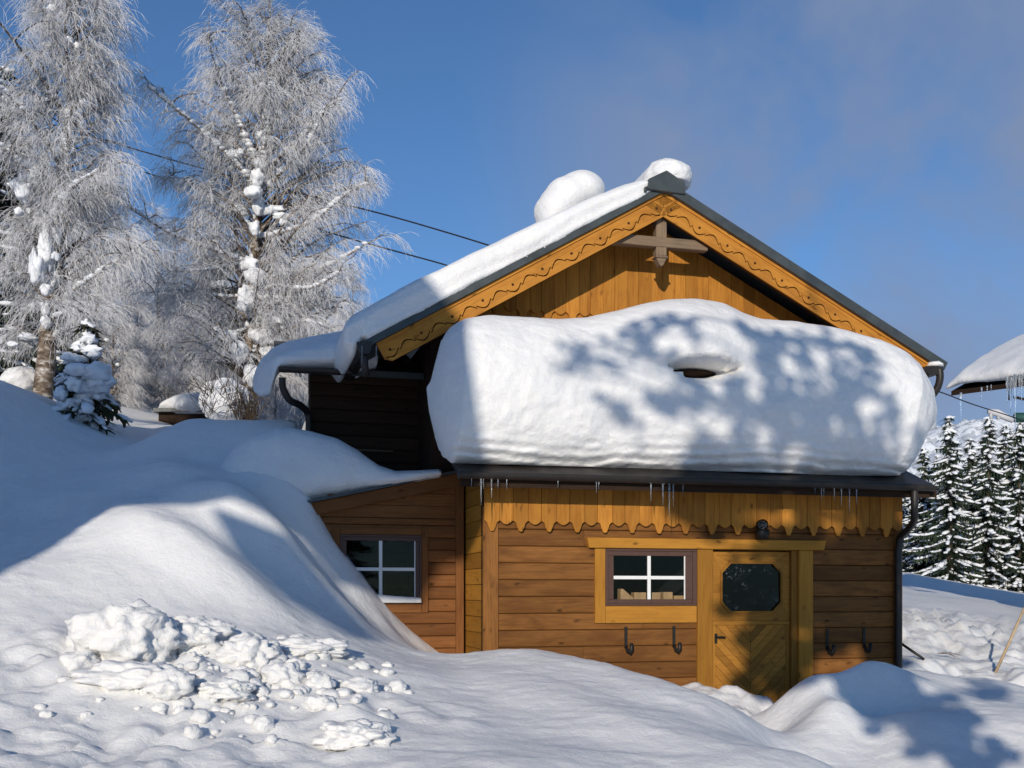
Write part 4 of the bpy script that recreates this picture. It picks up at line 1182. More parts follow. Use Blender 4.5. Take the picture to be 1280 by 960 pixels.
while cnt < 210:
    x = rs.gauss(310, 110); y = rs.gauss(858, 27)
    if not (20 < x < 520 and 800 < y < 950): continue
    if y < 830+0.0*x and x < 240: continue
    r = min(0.12, 0.020+abs(rs.gauss(0, 0.036))); p = gpt(x, y)
    src = protos[cnt % 5]; o = src if cnt < 5 else src.copy()
    if cnt >= 5: COL.objects.link(o)
    o.location = (p.x, p.y, p.z+r*0.08); o.scale = (r, r*rs.uniform(.8, 1.1), r*rs.uniform(.7, 1)); o.rotation_euler = (0, 0, rs.uniform(0, 6.28))
    tag(o, "small crumb of snow scattered among the larger lumps", "snow lump", "small snow crumbs bottom left"); cnt += 1

# ------------------------------------------------------------------ frosted birches
def sag_path(a, b, sag, n=8, jit=0.04, rr=random):
    a, b = Vector(a), Vector(b); out = []
    for i in range(n+1):
        t = i/n; p = a.lerp(b, t); p.z += sag*math.sin(math.pi*t)
        if 0 < i < n: p += Vector((rr.uniform(-1, 1), rr.uniform(-1, 1), rr.uniform(-1, 1)))*jit
        out.append(p)
    return out
def twig(mb, p, d, ln, droop, r, n, rr):
    """a thin frosted twig: starts along d, bends down"""
    path = [p.copy()]; q = p.copy(); d = d.normalized(); st = ln/n; rad = [r]
    for i in range(n):
        d = (d+Vector((rr.uniform(-.22, .22), rr.uniform(-.22, .22), rr.uniform(-.12, .12)-droop))).normalized()
        q = q+d*st; path.append(q.copy()); rad.append(r*(1-0.55*(i+1)/n))
    # three sided sliver
    k = len(path); vs = []; fs = []
    for i, (c, rad_) in enumerate(zip(path, rad)):
        t = (path[min(i+1, k-1)]-path[max(i-1, 0)])
        a = t.cross(Vector((.3, .8, .2))); 
        if a.length < 1e-6: a = Vector((1, 0, 0))
        a.normalize(); b = t.normalized().cross(a)
        vs += [c+a*rad_, c-a*rad_*.5+b*rad_*.87, c-a*rad_*.5-b*rad_*.87]
    for i in range(k-1):
        for j in range(3):
            j2 = (j+1) % 3; fs.append((i*3+j, i*3+j2, i*3+3+j2, i*3+3+j))
    mb.add(vs, fs, None, .5, False)
    return path
def birch(name, label, Y, trunk, env, limbs, n_sec, n_twig, r0, seed, blobs, group, ytop_dense=200, tw_len=(0.35, 0.95), base_z=None):
    rr = random.Random(seed)
    tp = catmull([P(x, y, Y) for x, y in trunk], 6)
    base = tp[0].copy()
    if base_z is not None:
        base = Vector((base.x, base.y, base_z)); tp = [base]+tp
    root = empty(name, base); tag(root, label, "tree", group)
    loc = [p-base for p in tp]
    H = loc[-1].z
    mt = MB(); rad = [max(0.012, r0*(1-0.93*(p.z/H)**0.85)) for p in loc]; mt.tube(loc, rad, 10)
    msn = MB(); mtw = MB(); mbr = MB()
    def trunk_at(z):
        for a, b in zip(loc[:-1], loc[1:]):
            if a.z <= z <= b.z: return a.lerp(b, (z-a.z)/max(1e-6, b.z-a.z))
        return loc[-1].copy() if z > 0 else loc[0].copy()
    def ysc(z): return HOR-(z+base.z-EYE)*F/Y
    def env_at(y):
        return interp(y, [(e[0], e[1]) for e in env]), interp(y, [(e[0], e[2]) for e in env])
    secs = []
    for lb in limbs:
        dy = rr.uniform(-1.1, 0.15)
        pts = [P(x, y, Y)-base for x, y in lb]
        for i, p in enumerate(pts): p.y += dy*i/(len(pts)-1)*1.6
        path = catmull(pts, 6); k = len(path); ln = sum((path[i+1]-path[i]).length for i in range(k-1))
        rb = 0.015+0.009*ln
        mbr.tube(path, [rb*(1-0.75*i/(k-1)) for i in range(k)], 6)
        # snow along the upper side
        for i in range(k-1):
            for t in (0.1, 0.45, 0.8):
                if ysc(path[i].z) > 135 and rr.random() < 0.72:
                    p = path[i].lerp(path[i+1], t); s = rb*(1.2-0.6*i/k)*rr.uniform(0.6, 1.5)
                    blob(msn, p+Vector((0, -0.01, rb*0.7)), (s*1.9, s*1.2, s*0.95), rr.random()*50, 0.3, 1.5, 1)
        secs.append(path)
        # side branches on limbs
        for _ in range(int(5+ln*3)):
            i = rr.randrange(k//4, k); p = path[i]; d = Vector((rr.uniform(-1, 1), rr.uniform(-1, 1), rr.uniform(-0.1, 0.8))).normalized()
            q = p+d*rr.uniform(0.3, 0.8); sp = sag_path(p, q, 0.08, 5, 0.03, rr); mbr.tube(sp, [0.014, .012, .010, .008, .007, .006], 4); secs.append(sp)
    # free branches filling the crown
    tries = 0; made = 0
    while made < n_sec and tries < n_sec*20:
        tries += 1
        y = rr.uniform(env[0][0], env[-1][0])
        xl, xr = env_at(y); xm = (xl+xr)/2; hw = (xr-xl)/2
        if rr.random() > (hw/max(e[2]-e[1] for e in env)*2)**0.30+0.05: continue
        a = rr.uniform(0, 2*math.pi); rad_ = math.sqrt(rr.uniform(0.22, 1.0))*0.95
        if math.sin(a) < -0.15 and abs(math.cos(a)*rad_) < 0.5 and y > 135 and rr.random() < 0.8: continue
        X = xm+hw*rad_*math.cos(a); dY = hw*rad_*math.sin(a)/F*Y*0.85
        e = P(X, y, Y)-base; e.y += dY
        hd = math.hypot(e.x-trunk_at(e.z).x, e.y)
        z0 = max(0.8, e.z-hd*rr.uniform(0.35, 0.8)-0.1); s = trunk_at(z0)
        sp = sag_path(s, e, hd*0.16, 8, 0.05, rr)
        rb = 0.010+0.010*hd; mbr.tube(sp, [rb*(1-0.75*i/8) for i in range(9)], 4)
        secs.append(sp[3:]); made += 1
    total = n_twig; W = [max(0.2, sum((s[i+1]-s[i]).length for i in range(len(s)-1))) for s in secs]
    sw = sum(W)
    for s, w in zip(secs, W):
        for _ in range(int(total*w/sw)+1):
            i = rr.randrange(len(s)-1); p = s[i].lerp(s[i+1], rr.random())
            y = ysc(p.z); topness = max(0, min(1, (ytop_dense-y)/120.0))
            out = p-trunk_at(p.z); out.z = 0
            d = out.normalized()*0.7 if out.length > 0.05 else Vector((0, 0, 0))
            d = d+Vector((rr.uniform(-.8, .8), rr.uniform(-.8, .8), rr.uniform(-.3, .5)+0.6*topness))
            ln = rr.uniform(*tw_len)*(1-0.45*topness)
            pa = twig(mtw, p, d, ln, 0.30*(1-0.6*topness)*rr.uniform(.7, 1.3), rr.uniform(0.0024, 0.0042), 5, rr)
            for _k in range(2):
                j = rr.randrange(1, 5); dd = pa[j+1]-pa[j]; dd = dd.normalized()+Vector((rr.uniform(-.8, .8), rr.uniform(-.8, .8), rr.uniform(-.4, .3)))
                twig(mtw, pa[j], dd, ln*rr.uniform(.25, .55), 0.2, 0.0026, 3, rr)
    for x, y, rx, ry in blobs:
        p = P(x, y, Y-rr.uniform(.1, .6))-base; s = Y/F
        blob(msn, p, (rx*s*.9, min(rx, ry)*s*.9, ry*s*.85), rr.random()*60, 0.42, 1.7, 3, 0, rr.uniform(-.6, .6), 0.35)
    # snow stuck to the trunk
    for i in range(len(loc)-1):
        for _ in range(2):
            if rr.random() < 0.5 and loc[i].z > 1.3:
                p = loc[i].lerp(loc[i+1], rr.random()); r = rad[i]
                an = rr.uniform(-2.4, -0.7); p = p+Vector((math.cos(an), math.sin(an), 0))*r*0.9
                blob(msn, p, (r*.55, r*.4, r*rr.uniform(.6, 1.5)), rr.random()*60, .3, 1.5, 1)
    mt.build("trunk", 'birch_bark', root); mbr.build("branch_work", 'birch_bark', root, recalc=False); mtw.build("frosted_twigs", 'frost', root, recalc=False)
    tag(msn.build("clinging_snow", 'snow_tree', root, recalc=False), kind='stuff')
    return root

gb = "frost covered birches left of the hut"
YB = 20.0
envB = [(-8,330,348),(10,306,374),(38,280,402),(78,240,438),(128,214,456),(200,208,468),(260,206,478),(330,200,484),(400,190,470),(440,205,455),(490,240,400)]
limbsB = [[(326,215),(305,165),(288,120),(284,90)],[(322,235),(290,205),(255,180),(222,160)],[(325,240),(338,200),(352,170),(360,150)],[(322,232),(350,210),(385,192),(415,172),(440,165)],
          [(320,250),(360,225),(395,205),(420,180)],[(318,300),(360,297),(400,290),(440,268),(470,262)],[(318,285),(280,262),(250,240),(222,235)],[(316,332),(280,325),(240,318),(198,297)],
          [(316,328),(290,340),(262,352),(235,360)],[(314,372),(275,375),(240,372),(205,380)],[(316,372),(350,368),(400,380),(440,372)],[(318,350),(370,352),(420,348),(470,330)],
          [(313,410),(275,425),(245,445),(225,470)],[(314,405),(350,420),(390,415),(425,430)],[(330,160),(315,120),(300,85)],[(332,150),(355,110),(385,80)],[(334,110),(320,70),(318,40)],[(335,100),(358,65),(368,45)]]
blobsB = [(327,205,10,10),(322,222,9,12),(318,240,11,9),(323,255,8,16),(328,170,9,7),(345,152,10,6),(350,141,7,4),(329,71+35,4,4),(375,201,12,9),(292,193,15,7),(283,150,6,8),(300,190,5,5),(262,170,5,3),
          (222,230,8,9),(395,180,6,5),(316,240,14,8),(334,262,22,7),(352,270,12,5),(355,278,7,5),(300,262,14,8),(318,285,7,10),(246,360,10,11),(312,330,14,9),(318,345,12,12),(270,355,15,6),(306,375,10,20),(330,368,16,8),(350,372,10,6),
          (285,420,14,8),(330,420,18,12),(300,440,12,16),(350,400,12,6),(320,470,16,14),(272,412,6,5),(385,375,8,6),(420,352,9,3),(340,440,14,9),(195,290,3,6),(268,303,4,3)]
birch("birch_tree", "full round topped frosted birch standing right behind the snow bank", YB, [(308,530),(313,460),(316,390),(320,300),(326,220),(331,150),(335,80),(338,5)], envB, limbsB, 330, 19000, 0.16, 3, blobsB, gb, 110, (0.22, 0.62))
YA = 17.2
envA = [(-70,70,130),(-30,50,150),(0,35,160),(40,22,172),(100,18,168),(180,14,164),(250,8,164),(320,4,160),(370,0,140)]
limbsA = [[(72,250),(45,220),(10,190)],[(80,215),(60,170),(20,130)],[(85,160),(110,110),(140,70)],[(85,150),(60,100),(30,60)],[(66,330),(80,290),(110,262),(160,250)],[(60,395),(100,365),(150,340),(182,330)],
          [(58,405),(85,398),(120,405),(140,415)],[(60,425),(90,410),(110,400)],[(55,430),(35,425),(8,425),(-20,440)],[(64,350),(35,345),(0,355)],[(65,340),(40,290),(30,250)],[(70,300),(95,240),(100,190)],[(90,120),(95,60),(115,10)],[(90,100),(70,50),(60,10)]]
blobsA = [(40,222,20,12),(30,240,12,14),(20,230,10,7),(55,200,7,9),(82,240,9,9),(102,255,9,7),(90,268,7,6),(72,290,7,16),(58,310,10,30),(46,335,11,25),(65,345,9,20),(58,362,7,9),(58,402,8,9),(57,386,6,10),(40,215,14,7),
          (65,10,8,5),(80,18,7,5),(70,40,6,5),(85,52,8,8),(97,58,5,6),(60,57,8,4),(122,60,5,6),(62,110,12,5),(25,130,7,3),(50,125,14,4),(45,161,5,3),(85,140,4,4),(34,421,12,5),(16,430,8,4),(70,320,6,6),(24,265,6,6),(105,128,7,5),(140,80,5,4),(96,395,8,4)]
bpos = gbase(52, 505, 14, 40)
birch("birch_tree", "tall frosted birch at the left picture edge with brown lower trunk", YA, [(50,520),(56,470),(60,420),(66,340),(74,250),(84,160),(92,80),(96,0),(98,-70)], envA, limbsA, 180, 10000, 0.17, 8, blobsA, gb, 0, (0.22, 0.62))

# more frosted trees farther back: copies share one mesh
def back_birch(src_seed):
    env = [(60,330,346),(120,300,380),(200,260,415),(300,225,445),(400,215,450),(480,240,430)]
    return birch("frosted_tree", "x", 20.0, [(320,600),(322,500),(326,400),(330,300),(334,200),(337,70)], env, [], 95, 2600, 0.12, src_seed, [(322, 420, 10, 8), (330, 300, 8, 6), (326,360,9,9)], "frosted trees in the wood behind the birches", 180, (0.5, 1.2))
def copy_tree(root):
    c = root.copy(); COL.objects.link(c)
    for ch in root.children:
        d = ch.copy(); COL.objects.link(d); d.parent = c
    return c
bb = [back_birch(21), back_birch(22)]
spots = [(120, 31, .8), (215, 36, .72), (385, 33, 0.7), (165, 44, .9), (265, 46, .9), (330, 44, .95), (440, 40, 0.7), (60, 40, 1.1), (10, 34, 1.1), (475, 48, 0.7), (300, 58, 1.05), (100, 60, 1.2), (200, 62, 1.05), (410, 60, .9), (-40, 48, 1.3)]
bush = birch("frosted_bush", "x", 20.0, [(330,600),(330,520),(332,430),(333,345)], [(330,322,338),(380,290,370),(460,262,398),(550,262,398),(596,285,375)], [], 90, 2200, 0.05, 23, [(322, 420, 7, 5), (345, 480, 6, 5), (310,520,7,6)], "frosted bushes at the foot of the wood", 100, (0.35, 0.8))
words = ["pale frosted tree right of the left birch trunk, nearest of the wood", "frosted tree in the gap between the two birches", "frosted tree showing under the right side of the round topped birch",
         "tall frosted tree further back left of the gap between birches", "tall frosted tree left behind the round topped birch", "frosted tree directly behind the round topped birch trunk", "frosted tree just left of the main roof snow",
         "frosted tree behind the tall left birch", "frosted tree at the left picture edge under the dark spruce", "small frosted tree at the right end of the wood by the roof", "far frosted tree high behind the round topped birch",
         "far frosted tree above the small snowy spruce", "far frosted tree rising in the gap between birches", "far frosted tree between the round birch and the hut roof", "far frosted tree beyond the left edge of the picture"]
for k, ((x, Y, s), wd) in enumerate(zip(spots, words)):
    r = bb[k % 2] if k < 2 else copy_tree(bb[k % 2])
    X = (x-640)/F*Y; r.location = (X, Y, gz(X, Y)-0.3); r.scale = (s, s, s); r.rotation_euler = (0, 0, k*1.3)
    tag(r, wd, "tree", "frosted trees in the wood behind the birches")

bsp = [(140, 24, .62, "frosted bush just right of the small snowy spruce"), (172, 27, .75, "frosted bush at the left of the gap between the birches"), (205, 26.5, .7, "frosted bush right above the low shed's left end"), (240, 27.5, .8, "frosted bush right above the low shed"), (268, 25, .6, "frosted bush behind the snow domed shrub"),
       (155, 33, 1.0, "taller frosted bush farther back behind the small spruce"), (195, 34, 1.05, "taller frosted bush farther back in the gap between birches"), (235, 34, 1.0, "taller frosted bush farther back above the low shed"), (345, 24, .6, "frosted bush by the wing's downpipe"), (325, 27, .8, "frosted bush between the round birch trunk and the wing"), (375, 28, .85, "frosted bush seen past the wing's downpipe"), (300, 30, 1.0, "taller frosted bush behind the round birch trunk"), (110, 30, .9, "frosted bush behind the small snowy spruce"), (270, 36, 1.1, "taller frosted bush far back left of the round birch trunk")]
for k, (x, Y, sc_, lab) in enumerate(bsp):
    r = bush if k == 0 else copy_tree(bush); X = (x-640)/F*Y
    r.location = (X, Y, gz(X, Y)-0.25); r.scale = (sc_*1.1, sc_*1.1, sc_); r.rotation_euler = (0, 0, k*2.1); tag(r, lab, "bush", "frosted bushes at the foot of the wood")

# ------------------------------------------------------------------ conifers
def conifer(name, Hh, R, seed, levels=26, per=8, snow=1.0, needle='needles', droop=0.45, leaf=0.10):
    rr = random.Random(seed); root = empty(name)
    mt = MB(); mt.tube([(0, 0, -0.5), (0.02, 0, Hh*0.4), (0, 0.01, Hh)], [0.02*Hh, 0.013*Hh, 0.004], 7); mt.build("trunk", 'bark', root)
    mc = MB(); ms = MB()
    for lv in range(levels):
        t = lv/(levels-1); zc = Hh*(0.03+0.95*t); Lb = R*(1-t)**0.78+0.045*R
        for k in range(max(5, int(per*(1-0.45*t)))):
            z = zc+rr.uniform(-.6, .6)*Hh/levels; dr = droop*rr.uniform(.7, 1.35)
            a = rr.uniform(0, 2*math.pi); l = Lb*rr.uniform(.5, 1.18); d = Vector((math.cos(a), math.sin(a), 0)); side = Vector((-d.y, d.x, 0))
            def bp(s): return Vector((0, 0, z))+d*l*s+Vector((0, 0, -dr*l*(s**1.5)+0.2*l*s*s*s))
            n = max(4, int(l/(leaf*0.75)))
            for i in range(n):
                s = (i+rr.random())/n; p = bp(s); w = leaf*(1.6-0.9*s)*1.5
                for sg in (-1, 1):
                    tip = p+side*sg*w*rr.uniform(.6, 1.4)+d*w*0.6+Vector((0, 0, -w*rr.uniform(.2, 1.0)))
                    e = d*leaf*0.45
                    mc.add([p-e*.6, p+e*.6, tip+e*.2, tip-e*.15], [(0, 1, 2, 3)], None, rr.random(), False)
                q = p+Vector((0, 0, -w*rr.uniform(.6, 1.3)))+side*rr.uniform(-.3, .3)*w
                mc.add([p-d*leaf*.4, p+d*leaf*.4, q+d*leaf*.15, q-d*leaf*.15], [(0, 1, 2, 3)], None, rr.random(), False)
            m_ = max(1, int(l/(leaf*1.7)*snow))
            for i in range(m_):
                if rr.random() < 0.10: continue
                s = 0.25+0.75*(i+rr.random())/m_; p = bp(min(1, s)); w = leaf*rr.choice((.5, .7, .9, 1.25))*rr.uniform(.8, 1.15)*(1.2-0.4*s)
                tl = bp(min(1, s)+.05)-p; pit = math.atan2(tl.z, max(1e-6, math.hypot(tl.x, tl.y)))
                b0 = len(ms.v); blob(ms, (0, 0, 0), (w*1.7, w*0.75, w*0.42), rr.random()*80, .4, 1.8, 1)
                Mx = Matrix.Rotation(a, 3, 'Z') @ Matrix.Rotation(-pit, 3, 'Y')
                for q_ in range(b0, len(ms.v)): ms.v[q_] = tuple(Mx @ Vector(ms.v[q_]) + p+Vector((0, 0, w*.22))+side*0)
    mc.build("crown", needle, root, recalc=False); tag(ms.build("snow_load", 'snow_tree', root, recalc=False), kind='stuff')
    return root
gsp = "snowy spruces beyond the field on the right"
pr = [conifer("spruce_tree", 10.0, 2.35, 31, 30, 11, 1.0, leaf=0.19), conifer("spruce_tree", 10.0, 2.1, 32, 30, 11, 1.1, leaf=0.19), conifer("spruce_tree", 10.0, 2.5, 33, 28, 11, 1.0, leaf=0.19)]
sp = [(1187, 520, 50, 0, "tallest snowy spruce just right of the downpipe and snow slab"), (1236, 523, 50, 1, "snowy spruce second from the downpipe, with drooping white boughs"), (1274, 528, 50, 2, "snowy spruce at the right picture edge"),
      (1155, 560, 54, 2, "snowy spruce half hidden behind the snow slab end"), (1213, 548, 58, 0, "snowy spruce set back between the two tallest ones"), (1258, 532, 57, 1, "snowy spruce set back near the long icicles"), (1128, 600, 58, 1, "snowy spruce showing only past the hut's right corner"),
      (1300, 530, 54, 0, "snowy spruce partly beyond the right edge"), (1172, 570, 62, 1, "farther snowy spruce left of the tallest"), (1330, 520, 52, 2, "snowy spruce outside the right edge of the picture"), (1090, 600, 60, 0, "snowy spruce behind the hut wall")]
for k, (x, yt, Y, v, lab) in enumerate(sp):
    used = sum(1 for q in sp[:k] if q[3] == v); r = pr[v] if used == 0 else copy_tree(pr[v])
    X = (x-640)/F*Y; z0 = gz(X, Y)-0.2; zt_ = EYE+(HOR-yt)/F*Y; s = (zt_-z0)/10.0
    r.location = (X, Y, z0); r.scale = (s*1.0, s*1.0, s); r.rotation_euler = (0, 0, k*1.7); tag(r, lab, "tree", gsp)
# dark spruces left, behind the birch
dk = [(2, 85, 23, "dark spruce behind the tall birch at the left picture edge"), (-45, 110, 22, "dark spruce mostly outside the left edge")]
for k, (x, yt, Y, lab) in enumerate(dk):
    r = copy_tree(pr[k]); X = (x-640)/F*Y; z0 = gz(X, Y)-0.3; s = (EYE+(HOR-yt)/F*Y-z0)/10.0
    r.location = (X, Y, z0); r.scale = (s*1.25, s*1.25, s); r.rotation_euler = (0, 0, 2+k); tag(r, lab, "tree", "dark spruces behind the tall birch")
# small spruce bent under its snow
ys = conifer("young_spruce", 1.6, 0.66, 41, 12, 7, 0.8, 'needles_olive', 0.7, 0.10)
yb = P(108, 545, 15.9); ys.location = (yb.x, yb.y, gz(yb.x, yb.y)-0.1); tag(ys, "small young spruce bent under heavy snow beside the left birch trunk", "tree")
mb = MB()
rr = random.Random(3)
for x, y, rx, ry in ((118,466,17,12),(126,478,13,13),(112,484,12,11),(98,462,13,8),(95,480,10,11),(80,474,9,8),(104,500,11,10),(84,505,10,9),(107,520,9,9),(90,448,12,7),(116,440,11,9),(111,424,8,7),(76,492,7,8),(131,462,7,9),(100,436,8,5),(124,495,6,6),(72,512,8,5),(96,528,7,6)):
    p = P(x, y, 15.6+rr.uniform(-.15, .25))-ys.location; s = 15.6/F; blob(mb, p, (rx*s*1.2, rx*s, ry*s*.95), x, .5, 1.5, 3, 0, rr.uniform(-.5, .5), .45)
tag(mb.build("snow_load", 'snow_tree', ys), kind='stuff')
# snow domed shrub and low shed behind the bank
sb = empty("snowy_shrub", P(282, 522, 18.6)); tag(sb, "rounded bush under a sunlit snow dome behind the bank crest", "shrub")
mb = MB(); s = 18.6/F; blob(mb, (0, 0, 0.28), (33*s, 30*s, 27*s), 4, .12, 1.4, 5, 0, 0, .12); mb.build("snow_dome", 'snow_tree', sb)
mb = MB(); rr = random.Random(4)
for k in range(90):
    a = rr.uniform(0, 6.28); twig(mb, Vector((rr.uniform(-.35, .4), -.25-rr.random()*.2, rr.uniform(-.1, .4))), Vector((math.cos(a)*.5, -.5, rr.uniform(.2, 1))), rr.uniform(.3, .7), .05, .006, 4, rr)
for k in range(60):
    twig(mb, Vector((rr.uniform(.3, .62), -.3, -.2)), Vector((rr.uniform(-.3, .3), -.1, 1)), rr.uniform(.4, .9), .05, .008, 4, rr)
mb.build("twigs", 'bark', sb, recalc=False)
sh = empty("low_shed", P(228, 530, 23.0)); tag(sh, "low dark shed under a thick blue shaded snow cap behind the bank", "shed")
mb = MB(); s = 23/F; mb.bx(-26*s, 60*s, -.2, 1.4, -1.2, 12*s); mb.build("wall", 'wood_dark', sh)
mb = MB(); mb.prism([(-30*s, 12*s+.002), (64*s, 12*s+.002), (64*s, 12*s+.08), (-30*s, 12*s+.08)], lambda p, q, d: Vector((p, d, q)), -.35, 1.5); mb.build("roof", 'roof', sh)
mb = MB(); blob(mb, (14*s, .5, 22*s), (50*s, 1.0, 20*s), 9, .12, 1.2, 4, .55); o = mb.build("roof_snow", 'snow'); o.location = sh.location; tag(o, "thick rounded snow cap on the low dark shed", "roof snow")
# small snow boulders far left
for k, (x, y, Y, rx, ry, lab) in enumerate(((28, 470, 17.5, 24, 17, "round snow covered heap left of the birch trunk"), (0, 478, 16.5, 10, 9, "small white snow heap at the left picture edge"))):
    mb = MB(); s = Y/F; blob(mb, (0, 0, 0), (rx*s, rx*s, ry*s), k+70, .15, 1.3, 4); o = mb.build("snow_heap", 'snow_lump'); o.location = P(x, y+6, Y); tag(o, lab, "snow heap")

# ------------------------------------------------------------------ neighbour house on the right, only its eave corner shows
YN = 22.0
nb = empty("neighbour_house", P(1300, 560, YN)); nb.location.z = gz(nb.location.x, YN)
tag(nb, "neighbouring house whose snowy roof corner juts in at the right edge", "house")
nl = nb.location.copy()
def N(x, y, dY=0): return P(x, y, YN+dY)-nl
EA, EB = P(1189, 489, 24.0)-nl, P(1420, 458, 20.0)-nl          # eave, far end to near end
RA = P(1302, 424, 28.5)-nl; UP = RA-EA                          # rake goes up and back
def NR(s_, t_, h): return EA.lerp(EB, s_)+UP*t_+Vector((0, 0, h))
mb = MB(); mb.add([NR(a, b, h) for h in (-.10, 0) for a, b in ((0, 0), (1.6, 0), (1.6, 1.1), (0, 1.1))], [(3, 2, 1, 0), (4, 5, 6, 7), (0, 1, 5, 4), (1, 2, 6, 5), (2, 3, 7, 6), (3, 0, 4, 7)], None, .3)
mb.build("roof", 'wood_dark', nb)
mb = MB(); mb.bx(13.6-nl.x, 19.0-nl.x, 0.6, 5.0, -0.6, EA.z-0.1, 'z'); mb.build("wall", 'wood_dark', nb)
mb = MB(); p = N(1276, 522); mb.tube([p+Vector((-.12, 0, 0)), p+Vector((0.6, 0, 0))], 0.10, 12); mb.build("awning_roll", 'green_paint', nb)
mb = MB(); 
for (x, y, x2, y2) in ((1267, 496, 1284, 500), (1262, 500, 1264, 470)):
    mb.tube([N(x, y, .2), N(x2, y2, .2)], .03, 6)
mb.build("rafter", 'wood_dark', nb)
# its roof snow
secs = []
for i in range(90):
    s_ = -0.012+1.3*i/89; ring = []
    ef = min(1, 0.2+(i/89)*14)**.5
    for c, q in superring(0, 0, 1, 1, 60, 2.8):
        h = (q+1)/2; t_ = 0.5+0.53*c if c > 0 else 0.5+0.53*c*1.0
        th_ = 0.50*ef*(1 if s_ < .3 else 1.0)
        sagz = -0.10*math.exp(-((s_-.42)/.16)**2)*(1 if c < -.6 else 0)
        p = NR(s_, t_, 0.012+th_*h+sagz*(1-h))
        dd = 0.05*fbm((s_*6, t_*6, h), 1, 3)
        p += Vector((-.3*dd, -dd, .5*dd)); ring.append(tuple(p))
    secs.append(ring)
o = loft("roof_snow", secs); o.location = nl; o.rotation_euler = (0, 0, 0); tag(o, "thick snow on the neighbouring roof corner at the right edge", "roof snow")
gi2 = "icicles on the neighbouring roof edge"
for k, (x, y, ln, r) in enumerate([(1201, 491, .66, .028), (1227, 484, .30, .016), (1234, 482, .18, .014), (1239, 481, .14, .012), (1259, 472, .55, .03), (1263, 471, .75, .032), (1269, 468, 1.28, .034), (1274, 468, .5, .03), (1277, 468, .62, .03), (1281, 466, .7, .03), (1258, 471, .3, .02), (1266, 470, .4, .025)]):
    lab = {0: "lone long icicle near the neighbouring roof's tip", 6: "longest thick icicle of the neighbouring roof"}.get(k, "icicle hanging from the neighbouring roof edge")
    icicle(P(x, y, YN-.05), ln, r, lab, gi2, 90+k)

# cables
def cable(pts, Y0, Y1, r, label, sag=0.0):
    n = len(pts); path = [P(x, y, Y0+(Y1-Y0)*i/(n-1)) for i, (x, y) in enumerate(pts)]
    mb = MB(); mb.tube(catmull(path, 6), r, 6); o = mb.build("power_cable", 'cable'); tag(o, label, "cable"); return o
cable([(-60,118),(150,181),(270,215),(380,243),(480,268),(560,291),(625,311)], 22, 17.5, .014, "upper black cable running from the birches to the hut roof")
cable([(180,215),(300,255),(410,290),(480,310),(553,330),(580,340)], 22, 17.5, .014, "lower black cable running from the birches to the hut roof")
cable([(1150,483),(1178,491),(1215,505),(1262,520),(1300,533)], 15, 21, .010, "thin cable from the hut's right eave towards the neighbouring house")
mb = MB(); pa = [P(x, y, 21.2) for x, y in ((1235,514),(1246,516),(1256,521),(1266,526))]
mb.tube(pa, [.05, .075, .07, .05], 8)
for q in (1238, 1247): mb.tube([P(q, 514, 21.2), P(q+1, 524, 21.2)], .03, 6)
o = mb.build("cable_clamp", 'frost'); tag(o, "frosted clamp on the thin cable under the neighbouring roof", "clamp")
# pole and rod
mb = MB(); a, b = P(1241, 848, 15.0), P(1284, 752, 15.0); mb.tube([a, a.lerp(b, .5)+Vector((.01, 0, .01)), b], [.022, .02, .017], 8)
o = mb.build("marker_pole", 'cane'); tag(o, "pale leaning pole stuck in the snow at the right edge", "pole")
mb = MB(); a, b = P(1120, 800, 14.6), P(1155, 824, 14.3); mb.tube([a, b], .018, 8); o = mb.build("iron_rod", 'iron'); tag(o, "dark rod slanting from the hut's right corner into the snow", "rod")
mb = MB(); rr = random.Random(9); 
b0 = P(1168, 812, 16.0)
for k in range(4): twig(mb, b0-Vector((0, 0.1, .05)), Vector((1, rr.uniform(-.3, .3), rr.uniform(.1, .6))), .35, .1, .006, 4, rr)
o = mb.build("bare_twig", 'bark', recalc=False); tag(o, "little bare twig poking out of the shovelled snow", "twig")

